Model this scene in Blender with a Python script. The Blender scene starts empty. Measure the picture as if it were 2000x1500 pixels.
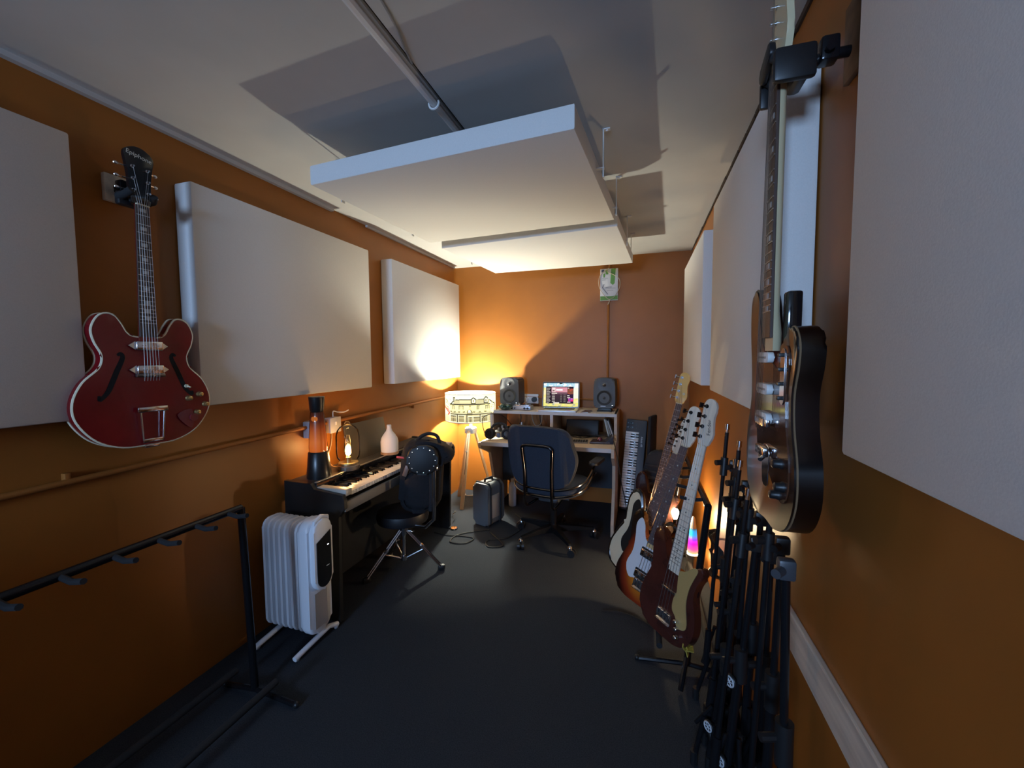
import bpy, bmesh, math, random
from mathutils import Vector as V, Matrix as MX
random.seed(7)
PI = math.pi
R = math.radians
S = bpy.context.scene
COL = S.collection

# ------------------------------------------------------------------ camera, world, light, exposure
cam_d = bpy.data.cameras.new('camera'); cam = bpy.data.objects.new('camera', cam_d); COL.objects.link(cam)
yaw, pitch, roll = .3013, .0626, .0071
fwd = V((-math.sin(yaw)*math.cos(pitch), math.cos(yaw)*math.cos(pitch), -math.sin(pitch)))
rt0 = V((math.cos(yaw), math.sin(yaw), 0)); dn0 = fwd.cross(rt0)
rt = rt0*math.cos(roll) + dn0*math.sin(roll); dn = dn0*math.cos(roll) - rt0*math.sin(roll)
m = MX.Identity(4)
for i in range(3):
    m[i][0] = rt[i]; m[i][1] = -dn[i]; m[i][2] = -fwd[i]
m[2][3] = 1.44
cam.matrix_world = m
cam_d.sensor_fit = 'HORIZONTAL'; cam_d.sensor_width = 36.0; cam_d.lens = 815/2000*36.0
cam_d.clip_start = .02
S.camera = cam

w = bpy.data.worlds.new('world'); S.world = w; w.use_nodes = True
w.node_tree.nodes['Background'].inputs[0].default_value = (.35, .5, .85, 1)
w.node_tree.nodes['Background'].inputs[1].default_value = .05

WIN_W, LAMP_W, EDISON_W, FLOOR_W = 182.0, 39.0, 2.0, 3.4
ad = bpy.data.lights.new('window_daylight', 'AREA'); ad.shape = 'RECTANGLE'; ad.size = .84; ad.size_y = .76
ad.energy = WIN_W; ad.color = (.38, .61, 1.0)
al = bpy.data.objects.new('window_daylight', ad); COL.objects.link(al)
al.location = (-1.0, -3.63, 1.7); al.rotation_euler = (R(90), 0, 0)

S.view_settings.view_transform = 'Standard'; S.view_settings.look = 'None'
S.view_settings.gamma = 1; S.view_settings.use_curve_mapping = False
S.view_settings.exposure = 0.0
S.cycles.use_denoising = True
S.cycles.max_bounces = 10; S.cycles.transparent_max_bounces = 12
S.cycles.sample_clamp_indirect = 4.0

# ------------------------------------------------------------------ materials
def lin(h):
    if not isinstance(h, str): return tuple(h)
    c = [int(h[i:i+2], 16)/255 for i in (0, 2, 4)]
    return tuple(x/12.92 if x <= .04045 else ((x+.055)/1.055)**2.4 for x in c)
def nd(nt, t, **kw):
    n = nt.nodes.new(t)
    for k, v in kw.items(): setattr(n, k, v)
    return n
MATS = {}
def M(name, col, rough=.5, metal=0., noise=0., nscale=40., bump=0., coat=0., spec=.5, stretch=None, sheen=0.):
    if name in MATS: return MATS[name]
    mt = bpy.data.materials.new(name); mt.use_nodes = True; nt = mt.node_tree
    b = nt.nodes['Principled BSDF']; c = lin(col)
    b.inputs['Base Color'].default_value = (*c, 1); b.inputs['Roughness'].default_value = rough
    b.inputs['Metallic'].default_value = metal; b.inputs['Coat Weight'].default_value = coat
    b.inputs['Coat Roughness'].default_value = .08; b.inputs['Specular IOR Level'].default_value = spec
    if noise or bump:
        tc = nd(nt, 'ShaderNodeTexCoord'); mp = nd(nt, 'ShaderNodeMapping')
        if stretch: mp.inputs['Scale'].default_value = stretch
        nz = nd(nt, 'ShaderNodeTexNoise'); nz.inputs['Scale'].default_value = nscale; nz.inputs['Detail'].default_value = 5
        nt.links.new(tc.outputs['Object'], mp.inputs[0]); nt.links.new(mp.outputs[0], nz.inputs['Vector'])
        if noise:
            rp = nd(nt, 'ShaderNodeValToRGB')
            rp.color_ramp.elements[0].position = .3; rp.color_ramp.elements[1].position = .7
            rp.color_ramp.elements[0].color = (*[x*(1-noise) for x in c], 1)
            rp.color_ramp.elements[1].color = (*[min(1, x*(1+noise)) for x in c], 1)
            nt.links.new(nz.outputs['Fac'], rp.inputs[0]); nt.links.new(rp.outputs[0], b.inputs['Base Color'])
        if bump:
            bp = nd(nt, 'ShaderNodeBump'); bp.inputs['Strength'].default_value = bump; bp.inputs['Distance'].default_value = .002
            nt.links.new(nz.outputs['Fac'], bp.inputs['Height']); nt.links.new(bp.outputs[0], b.inputs['Normal'])
    MATS[name] = mt; return mt
def EM(name, col, strength):
    mt = bpy.data.materials.new(name); mt.use_nodes = True; nt = mt.node_tree; nt.nodes.clear()
    e = nd(nt, 'ShaderNodeEmission'); e.inputs[0].default_value = (*lin(col), 1); e.inputs[1].default_value = strength
    o = nd(nt, 'ShaderNodeOutputMaterial'); nt.links.new(e.outputs[0], o.inputs[0]); return mt
def GLASS(name, tint=(1, 1, 1), ior=1.35):
    mt = bpy.data.materials.new(name); mt.use_nodes = True; nt = mt.node_tree; nt.nodes.clear()
    t = nd(nt, 'ShaderNodeBsdfTransparent'); t.inputs[0].default_value = (*tint, 1)
    g = nd(nt, 'ShaderNodeBsdfGlossy'); g.inputs['Roughness'].default_value = .03
    f = nd(nt, 'ShaderNodeFresnel'); f.inputs[0].default_value = ior
    x = nd(nt, 'ShaderNodeMixShader'); o = nd(nt, 'ShaderNodeOutputMaterial')
    nt.links.new(f.outputs[0], x.inputs[0]); nt.links.new(t.outputs[0], x.inputs[1]); nt.links.new(g.outputs[0], x.inputs[2])
    nt.links.new(x.outputs[0], o.inputs[0]); return mt
def RAMPZ(name, stops, lo, hi, emit=0., rough=.3, axis=2):
    """colour bands along the object's own axis"""
    mt = bpy.data.materials.new(name); mt.use_nodes = True; nt = mt.node_tree; b = nt.nodes['Principled BSDF']
    tc = nd(nt, 'ShaderNodeTexCoord'); sp = nd(nt, 'ShaderNodeSeparateXYZ'); mr = nd(nt, 'ShaderNodeMapRange')
    mr.inputs['From Min'].default_value = lo; mr.inputs['From Max'].default_value = hi
    rp = nd(nt, 'ShaderNodeValToRGB'); e = rp.color_ramp.elements
    e[0].position = stops[0][0]; e[0].color = (*lin(stops[0][1]), 1); e[1].position = stops[1][0]; e[1].color = (*lin(stops[1][1]), 1)
    for p, c in stops[2:]:
        q = e.new(p); q.color = (*lin(c), 1)
    nt.links.new(tc.outputs['Object'], sp.inputs[0]); nt.links.new(sp.outputs[axis], mr.inputs[0]); nt.links.new(mr.outputs[0], rp.inputs[0])
    nt.links.new(rp.outputs[0], b.inputs['Base Color']); b.inputs['Roughness'].default_value = rough
    if emit:
        nt.links.new(rp.outputs[0], b.inputs['Emission Color']); b.inputs['Emission Strength'].default_value = emit
    return mt
def BURST(name, cx, cy, rx, ry, cols):
    """sunburst lacquer: amber centre to dark edge, measured on the body itself"""
    mt = bpy.data.materials.new(name); mt.use_nodes = True; nt = mt.node_tree; b = nt.nodes['Principled BSDF']
    tc = nd(nt, 'ShaderNodeTexCoord'); mp = nd(nt, 'ShaderNodeMapping')
    mp.inputs['Location'].default_value = (-cx/rx, -cy/ry, 0); mp.inputs['Scale'].default_value = (1/rx, 1/ry, .001)
    ln = nd(nt, 'ShaderNodeVectorMath', operation='LENGTH'); rp = nd(nt, 'ShaderNodeValToRGB'); e = rp.color_ramp.elements
    e[0].position = cols[0][0]; e[0].color = (*lin(cols[0][1]), 1); e[1].position = cols[1][0]; e[1].color = (*lin(cols[1][1]), 1)
    for p, c in cols[2:]:
        q = e.new(p); q.color = (*lin(c), 1)
    nt.links.new(tc.outputs['Object'], mp.inputs[0]); nt.links.new(mp.outputs[0], ln.inputs[0]); nt.links.new(ln.outputs['Value'], rp.inputs[0])
    nt.links.new(rp.outputs[0], b.inputs['Base Color']); b.inputs['Roughness'].default_value = .28; b.inputs['Coat Weight'].default_value = .2
    return mt
def ATTR(name, emit=0., translucent=False):
    mt = bpy.data.materials.new(name); mt.use_nodes = True; nt = mt.node_tree; nt.nodes.clear()
    a = nd(nt, 'ShaderNodeAttribute', attribute_name='print'); o = nd(nt, 'ShaderNodeOutputMaterial')
    if emit:
        e = nd(nt, 'ShaderNodeEmission'); e.inputs[1].default_value = emit
        nt.links.new(a.outputs[0], e.inputs[0]); nt.links.new(e.outputs[0], o.inputs[0])
    else:
        t = nd(nt, 'ShaderNodeBsdfTranslucent'); d = nd(nt, 'ShaderNodeBsdfDiffuse'); x = nd(nt, 'ShaderNodeMixShader')
        x.inputs[0].default_value = .45
        dim = nd(nt, 'ShaderNodeVectorMath', operation='SCALE'); dim.inputs['Scale'].default_value = .06
        nt.links.new(a.outputs[0], dim.inputs[0]); nt.links.new(dim.outputs[0], t.inputs[0]); nt.links.new(a.outputs[0], d.inputs[0])
        nt.links.new(t.outputs[0], x.inputs[1]); nt.links.new(d.outputs[0], x.inputs[2]); nt.links.new(x.outputs[0], o.inputs[0])
    return mt

wall_m = M('ochre_wall_paint', (.30, .107, .018), .42, noise=.07, nscale=3, bump=.10, spec=.27)
white_fab = M('white_panel_fabric', (.74, .72, .69), .95, noise=.03, nscale=300, bump=.1)
ceil_m = M('ceiling_paint', (.53, .52, .50), .8, noise=.03, nscale=5, bump=.1)
carpet = M('charcoal_carpet', (.031, .036, .045), .95, noise=.35, nscale=260, bump=.6, spec=.15)
black_pl = M('black_plastic', (.012, .012, .013), .42)
black_gl = M('black_gloss', (.008, .008, .009), .12, coat=.5)
black_met = M('black_metal', (.012, .012, .014), .2, metal=.3)
black_fab = M('black_fabric', (.012, .013, .017), .85, noise=.3, nscale=200, bump=.4)
chrome = M('chrome', (.75, .75, .77), .14, metal=1)
steel = M('string_steel', (.5, .48, .46), .3, metal=1)
grey_pl = M('grey_plastic', (.33, .34, .37), .5)
white_pl = M('white_plastic', (.78, .77, .74), .38)
cream_pl = M('cream_plastic', (.72, .64, .45), .4)
maple = M('maple', (.66, .46, .22), .35, noise=.12, nscale=12, stretch=(6, .6, 6), coat=.3)
pale_maple = M('pale_maple', (.72, .66, .55), .38, noise=.08, nscale=12, stretch=(6, .6, 6), coat=.3)
rosewood = M('rosewood', (.075, .045, .035), .45, noise=.3, nscale=30, stretch=(8, .8, 8))
pine = M('pine_wood', (.62, .47, .32), .6, noise=.15, nscale=9, stretch=(6, .5, 6))
desk_w = M('desk_wood', (.60, .47, .33), .45, noise=.1, nscale=10, stretch=(.6, 6, 6))
desk_edge = M('desk_edge_band', (.55, .54, .55), .5)
desk_side = M('desk_side_board', (.50, .40, .31), .5, noise=.1, nscale=8)
navy = M('navy_upholstery', (.022, .030, .050), .75, noise=.2, nscale=220, bump=.35)
brass = M('brass_fitting', (.62, .50, .30), .3, metal=1)

# ------------------------------------------------------------------ mesh builder
class G:
    def __init__(s): s.bm = bmesh.new()
    def _x(s, vs, Mx):
        if Mx is not None:
            for v in vs: v.co = Mx @ v.co
    def box(s, c, d, bev=0., Mx=None, seg=2):
        r = bmesh.ops.create_cube(s.bm, size=1.0); vs = r['verts']
        for v in vs: v.co = V((c[0]+v.co.x*d[0], c[1]+v.co.y*d[1], c[2]+v.co.z*d[2]))
        if bev:
            es = list({e for v in vs for e in v.link_edges})
            q = bmesh.ops.bevel(s.bm, geom=es, offset=min(bev, min(d)*.49), segments=seg, affect='EDGES', profile=.5)
            vs = list({v for f in q['faces'] for v in f.verts} | {v for v in vs if v.is_valid})
        s._x(vs, Mx); return s
    def tube(s, pts, r, n=8, closed=False, cap=True, Mx=None):
        pts = [V(p) for p in pts]; rr = r if isinstance(r, (list, tuple)) else [r]*len(pts); rings = []
        N = len(pts); up = None
        for i, p in enumerate(pts):
            a = pts[i-1] if (i or closed) else p; b = pts[(i+1) % N] if (i < N-1 or closed) else p
            t = (b-a)
            t = t.normalized() if t.length > 1e-9 else V((0, 0, 1))
            if up is None:
                up = V((0, 0, 1)) if abs(t.z) < .9 else V((1, 0, 0))
            x = (up - t*up.dot(t)); x = x.normalized() if x.length > 1e-6 else t.orthogonal().normalized()
            up = x; y = t.cross(x)
            rings.append([s.bm.verts.new(p + (x*math.cos(2*PI*k/n) + y*math.sin(2*PI*k/n))*rr[i]) for k in range(n)])
        for i in range(N if closed else N-1):
            A = rings[i]; B = rings[(i+1) % N]
            for k in range(n): s.bm.faces.new((A[k], A[(k+1) % n], B[(k+1) % n], B[k]))
        if cap and not closed:
            s.bm.faces.new(rings[0][::-1]); s.bm.faces.new(rings[-1])
        s._x([v for q in rings for v in q], Mx); return s
    def cyl(s, a, b, r, n=12, r2=None, Mx=None): return s.tube([a, b], [r, r if r2 is None else r2], n, Mx=Mx)
    def lathe(s, prof, n=24, c=(0, 0, 0), Mx=None, cap=True):
        rings = [[s.bm.verts.new((c[0]+r*math.cos(2*PI*k/n), c[1]+r*math.sin(2*PI*k/n), c[2]+z)) for k in range(n)] for r, z in prof]
        for A, B in zip(rings, rings[1:]):
            for k in range(n): s.bm.faces.new((A[k], A[(k+1) % n], B[(k+1) % n], B[k]))
        if cap:
            s.bm.faces.new(rings[0][::-1]); s.bm.faces.new(rings[-1])
        s._x([v for q in rings for v in q], Mx); return s
    def sph(s, c, r, n=12, Mx=None):
        q = bmesh.ops.create_uvsphere(s.bm, u_segments=n, v_segments=max(6, n*2//3), radius=1)
        rr = r if isinstance(r, (tuple, list)) else (r, r, r)
        for v in q['verts']: v.co = V((c[0]+v.co.x*rr[0], c[1]+v.co.y*rr[1], c[2]+v.co.z*rr[2]))
        s._x(q['verts'], Mx); return s
    def prism(s, pts, z0, z1, bev=0., seg=3, Mx=None, bottom=True):
        """outline in x,y extruded z0..z1; rims rounded"""
        A = [s.bm.verts.new((p[0], p[1], z0)) for p in pts]; B = [s.bm.verts.new((p[0], p[1], z1)) for p in pts]
        n = len(pts); fs = [s.bm.faces.new(A[::-1]), s.bm.faces.new(B)]
        for i in range(n): fs.append(s.bm.faces.new((A[i], A[(i+1) % n], B[(i+1) % n], B[i])))
        vs = A+B
        if bev:
            es = list({e for f in (fs[:2] if bottom else fs[1:2]) for e in f.edges})
            q = bmesh.ops.bevel(s.bm, geom=es, offset=bev, segments=seg, affect='EDGES', profile=.5)
            vs = list({v for f in q['faces'] for v in f.verts} | {v for v in vs if v.is_valid})
        s._x(vs, Mx); return s
    def quad(s, a, b, c, d):
        s.bm.faces.new([s.bm.verts.new(V(p)) for p in (a, b, c, d)]); return s
    def obj(s, name, mat, parent=None, smooth=40, loc=None):
        bmesh.ops.recalc_face_normals(s.bm, faces=s.bm.faces[:])
        me = bpy.data.meshes.new(name); s.bm.to_mesh(me); s.bm.free()
        me.materials.append(mat)
        if smooth:
            me.shade_smooth(); me.set_sharp_from_angle(angle=R(smooth))
        o = bpy.data.objects.new(name, me); COL.objects.link(o)
        if parent: o.parent = parent
        if loc: o.location = loc
        return o
def spline(pts, n=6, closed=True):
    out = []; N = len(pts); P = [V((*p, 0)) if len(p) == 2 else V(p) for p in pts]
    for i in range(N if closed else N-1):
        if closed: a, b, c, d = P[i-1], P[i], P[(i+1) % N], P[(i+2) % N]
        else: a, b, c, d = P[max(i-1, 0)], P[i], P[i+1], P[min(i+2, N-1)]
        for k in range(n):
            t = k/n
            out.append(.5*((2*b)+(c-a)*t+(2*a-5*b+4*c-d)*t*t+(3*b-a-3*c+d)*t**3))
    if not closed: out.append(P[-1])
    return out
def sp2(pts, n=6): return [(p.x, p.y) for p in spline(pts, n)]
def rrect(w_, h_, r, n=5, cx=0, cy=0):
    out = []
    for sx, sy, a0 in ((1, 1, 0), (-1, 1, 90), (-1, -1, 180), (1, -1, 270)):
        for k in range(n+1):
            a = R(a0+90*k/n); out.append((cx+sx*(w_/2-r)+r*math.cos(a), cy+sy*(h_/2-r)+r*math.sin(a)))
    return out
def tag(o, label=None, cat=None, group=None, kind=None):
    if label: o['label'] = label
    if cat: o['category'] = cat
    if group: o['group'] = group
    if kind: o['kind'] = kind
    return o
def thing(name, label, cat, loc=(0, 0, 0), rotz=0., group=None, mat=None):
    o = bpy.data.objects.new(name, None); o.empty_display_size = .05; COL.objects.link(o)
    if mat is not None: o.matrix_world = mat
    else: o.location = loc; o.rotation_euler = (0, 0, rotz)
    return tag(o, label, cat, group)
def copy_part(o, parent, loc=None):
    c = o.copy(); COL.objects.link(c); c.parent = parent
    if loc is not None: c.location = loc
    return c
def copy_tree(o, parent=None):
    c = o.copy(); COL.objects.link(c)
    if parent: c.parent = parent
    for ch in list(o.children): copy_tree(ch, c)
    return c
def struct(g, name, mat, smooth=0): return tag(g.obj(name, mat, smooth=smooth), kind='structure')
def frame(origin, up, normal):
    y = V(up).normalized(); z = V(normal); z = (z - y*z.dot(y)).normalized(); x = y.cross(z)
    mx = MX.Identity(4)
    for i in range(3):
        mx[i][0] = x[i]; mx[i][1] = y[i]; mx[i][2] = z[i]; mx[i][3] = origin[i]
    return mx
def text(name, body, size, mat, parent, mx):
    c = bpy.data.curves.new(name, 'FONT'); c.body = body; c.size = size; c.align_x = 'CENTER'; c.align_y = 'CENTER'; c.extrude = .0002
    tmp = bpy.data.objects.new(name, c); COL.objects.link(tmp)
    me = bpy.data.meshes.new_from_object(tmp.evaluated_get(bpy.context.evaluated_depsgraph_get())); bpy.data.objects.remove(tmp); bpy.data.curves.remove(c)
    me.name = name; me.materials.clear(); me.materials.append(mat)
    o = bpy.data.objects.new(name, me); COL.objects.link(o); o.parent = parent; o.matrix_local = mx
    return o
def XFORM(loc, rx=0, ry=0, rz=0):
    return MX.Translation(V(loc)) @ MX.Rotation(rz, 4, 'Z') @ MX.Rotation(ry, 4, 'Y') @ MX.Rotation(rx, 4, 'X')

# ------------------------------------------------------------------ the room
XL, XR, YB, YF, H = -1.911, .424, 4.15, -3.5, 2.4
T = .12
struct(G().box(((XL+XR)/2, (YB+YF)/2, -.05), (XR-XL+2*T, YB-YF+2*T, .1)), 'floor', carpet)
struct(G().box((XL-T/2, (YB+YF)/2, H/2), (T, YB-YF+2*T, H)), 'wall_left', wall_m)
struct(G().box((XR+T/2, (YB+YF)/2, H/2), (T, YB-YF+2*T, H)), 'wall_right', wall_m)
struct(G().box(((XL+XR)/2, YB+T/2, H/2), (XR-XL, T, H)), 'wall_back', wall_m)
# front wall (behind the camera) with its window
wx0, wx1, wz0, wz1 = -1.45, -.55, 1.3, 2.1
g = G()
g.box(((XL+wx0)/2, YF-T/2, H/2), (wx0-XL, T, H)); g.box(((XR+wx1)/2, YF-T/2, H/2), (XR-wx1, T, H))
g.box(((wx0+wx1)/2, YF-T/2, wz0/2), (wx1-wx0, T, wz0)); g.box(((wx0+wx1)/2, YF-T/2, (H+wz1)/2), (wx1-wx0, T, H-wz1))
g.box(((XL-1.45)/2, -.40, .54), (-1.45-XL, .10, 1.08))  # unseen half-height partition, added to keep daylight off the lower left wall
struct(g, 'wall_front_and_light_blocker', wall_m)
g = G()
for x in (wx0+.02, wx1-.02, (wx0+wx1)/2): g.box((x, YF-.03, (wz0+wz1)/2), (.04, .05, wz1-wz0))
for z in (wz0+.02, wz1-.02): g.box(((wx0+wx1)/2, YF-.03, z), (wx1-wx0-.001, .049, .04))
win = struct(g, 'window_1', white_pl)
G().box(((wx0+wx1)/2, YF-.035, (wz0+wz1)/2), (wx1-wx0-.04, .004, wz1-wz0-.04)).obj('pane', GLASS('window_glass'), win, smooth=0)
# ceiling: two boards with an open joint, and an added dark slab above
SX = -.727
g = G()
g.box(((XL+SX-.006)/2, (YB+YF)/2, H+.006), (SX-.006-XL, YB-YF, .012))
g.box(((XR-.006+SX+.006)/2, (YB+YF)/2, H+.006), (XR-.006-SX-.006, YB-YF, .012))
struct(g, 'ceiling', ceil_m)
struct(G().box(((XL+XR)/2, (YB+YF)/2, H+.11), (XR-XL+2*T, YB-YF+2*T, .1)), 'light_leak_slab', M('dark_void_board', (.01, .008, .007), .9))  # added to stop world light leaking in; near-black so the joints read dark
g = G().tube([(SX-.026, YF, H-.012), (SX-.028, .4, H-.013), (SX-.024, 1.46, H-.012), (SX-.022, 2.3, H-.012), (SX-.022, YB, H-.012)], .013, 8)
struct(g, 'trim_1', M('painted_conduit', (.82, .81, .80), .5), smooth=40)
g = G()
for k in range(7):
    a = R(-20+220*k/6); pass
g.tube([(SX-.024+.02*math.cos(R(a)), 1.46, H-.012-.02*math.sin(R(a))) for a in range(-20, 201, 20)], .004, 6)
tag(g.obj('conduit_clip', white_pl), 'small white clip round the ceiling conduit', 'clip')
# batten along the left wall under the ceiling
g = G(); g.box((XL+.012, (2.27+YF)/2, H-.009), (.024, 2.27-YF, .018)); g.box((XL+.009, (2.62+4.1)/2, H-.007), (.018, 4.1-2.62, .014))
struct(g, 'trim_2', ceil_m)
# shade of the wall-ceiling crack painted as ragged dark strips, right wall top
g = G()
for k in range(34):
    y = -1.0+k*.15; g.box((XR-.004, y, H-.004-.006*random.random()), (.006+.004*random.random(), .14, .01+.01*random.random()), Mx=None)
struct(g, 'trim_3', M('crack_shade', (.035, .018, .008), .9))
# pale timber rail on the right wall
g = G(); g.box((XR-.008, .2, .665), (.016, 2.4, .105), .004)
struct(g, 'trim_4', M('pale_timber', (.62, .52, .42), .6, noise=.2, nscale=7, stretch=(5, .5, 5)))
# painted pipes
pipe_m = M('painted_pipe', (.30, .107, .02), .55, spec=.3)
g = G(); g.tube([(XL+.022, YF, 1.0), (XL+.022, .75, 1.02), (XL+.022, 1.99, 1.038), (XL+.022, 4.128, 1.052)], .011, 10)
g.tube([(XL+.02, 4.132, 1.05), (-1.2, 4.134, 1.045), (-.5, 4.134, 1.025), (-.31, 4.134, 1.02)], .009, 8)
pp = tag(g.obj('wall_pipe', pipe_m), 'ochre painted pipe running low along the left wall', 'pipe')
for y in (.9, 2.05, 3.2):
    g = G(); g.box((XL+.012, y, 1.03), (.024, .018, .045), .003); g.obj('pipe_clip', pipe_m, pp)
g = G(); g.tube([(-.315, 4.138, .8), (-.312, 4.138, 1.95)], .011, 8); g.tube([(-.3, 4.138, 2.28), (-.3, 4.138, 2.395)], .011, 8)
tag(g.obj('wall_conduit', pipe_m), 'ochre painted vertical conduit on the back wall below the card', 'pipe')

tag(G().tube([(-.672, .7, H-.004), (-.676, 1.022, H-.004), (-.682, 1.072, H-.004), (-.693, 1.132, H-.004), (-.711, 1.195, H-.004), (-.724, 1.26, H-.003)], .003, 6).obj('ceiling_wire', M('wire_grey', (.30, .30, .31), .5)), 'thin grey wire on the ceiling beside the white conduit', 'wire')

# ------------------------------------------------------------------ acoustic panels
def panel(x0, x1, y0, y1, z0, z1, label, group, name='acoustic_panel'):
    o = G().box((0, 0, (z1-z0)/2), (x1-x0, y1-y0, z1-z0), .008).obj(name, white_fab, loc=((x0+x1)/2, (y0+y1)/2, z0))
    return tag(o, label, 'acoustic panel', group)
gl, gr = 'acoustic panels on the left wall', 'acoustic panels on the right wall'
panel(XL+.002, XL+.1, -.28, .93, 1.240, 2.190, 'white fabric acoustic panel left of the red guitar, cut by the photo edge', gl)
panel(XL+.002, XL+.1, 1.316, 2.512, 1.24, 2.19, 'large white fabric acoustic panel between red guitar and the corner panel', gl)
panel(XL+.002, XL+.1, 2.79, 4.01, 1.245, 2.195, 'white fabric acoustic panel lit brightly above the drum shade lamp', gl)
panel(XR-.08, XR-.002, -.31, .886, 1.262, 2.16, 'big near acoustic panel at right of the hanging sunburst guitar', gr)
panel(XR-.08, XR-.002, 1.268, 2.41, 1.262, 2.215, 'white acoustic panel behind the hanging sunburst guitar', gr)
panel(XR-.08, XR-.002, 2.775, 3.93, 1.262, 2.195, 'farthest acoustic panel on right wall near the back corner', gr)
def cloud(c4, z, th, label):
    """four bottom corners; hangs on white straps"""
    t = thing('ceiling_cloud', label, 'acoustic panel', (sum(p[0] for p in c4)/4, sum(p[1] for p in c4)/4, z), 0, 'ceiling acoustic clouds')
    o = t.location
    G().prism([(p[0]-o.x, p[1]-o.y) for p in c4], 0, th, .007, 2).obj('panel_body', white_fab, t)
    return t
c1 = cloud([(-1.393, 1.534), (-.223, 1.44), (-.154, 2.436), (-1.345, 2.525)], 2.2, .085, 'large white ceiling acoustic cloud nearer the camera')
c2 = cloud([(-1.335, 2.675), (-.144, 2.554), (-.078, 3.579), (-1.27, 3.598)], 2.2, .075, 'smaller looking white ceiling cloud nearest the back wall')
for t, pts in ((c1, [(-.165, 1.86), (-.14, 2.36), (-1.4, 1.75), (-1.37, 2.35)]), (c2, [(-.105, 3.02), (-1.33, 3.2), (-.09, 3.45)])):
    for x, y in pts:
        o = t.location; sx = 1 if x > -.7 else -1
        g = G(); g.box((x-o.x, y-o.y, .1), (.004, .022, .2)); g.box((x-o.x+sx*.012, y-o.y, .197), (.03, .022, .004)); g.cyl((x-o.x+sx*.014, y-o.y, .19), (x-o.x+sx*.014, y-o.y, .196), .005, 8)
        g.box((x-o.x-sx*.02, y-o.y, .04), (.05, .02, .004))
        g.obj('hanging_bracket', white_pl, t, smooth=0)

# ------------------------------------------------------------------ electric guitars
def mirror(pts): return [p for p in pts] + [(-x, y) for x, y in pts[::-1] if abs(x) > 1e-6]
ES = mirror([(0, 0), (.09, .004), (.165, .04), (.215, .11), (.222, .175), (.195, .24), (.148, .29), (.138, .335), (.158, .385), (.163, .43), (.14, .475), (.105, .482), (.082, .455), (.062, .418), (.035, .405)])
PB = [(0, 0), (.08, .004), (.14, .035), (.166, .105), (.155, .18), (.128, .25), (.13, .31), (.148, .36), (.142, .395), (.115, .395), (.09, .36), (.06, .332), (.033, .325),
      (-.033, .333), (-.06, .36), (-.085, .42), (-.112, .468), (-.145, .472), (-.16, .42), (-.147, .345), (-.134, .28), (-.155, .205), (-.17, .125), (-.148, .04), (-.08, .004)]
JM = [(0, 0), (.07, .0), (.135, .03), (.172, .09), (.172, .165), (.148, .24), (.142, .31), (.16, .37), (.162, .415), (.135, .448), (.10, .44), (.072, .40), (.033, .385),
      (-.033, .395), (-.07, .42), (-.09, .475), (-.11, .535), (-.145, .56), (-.172, .52), (-.17, .44), (-.152, .35), (-.15, .27), (-.178, .19), (-.18, .10), (-.15, .03), (-.08, -.005)]
FH = [(-.021, 0), (-.036, .022), (-.040, .10), (-.040, .185), (-.030, .212), (-.004, .218), (.018, .205), (.030, .175), (.026, .13), (.034, .085), (.040, .05), (.030, .02), (.021, 0)]
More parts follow.
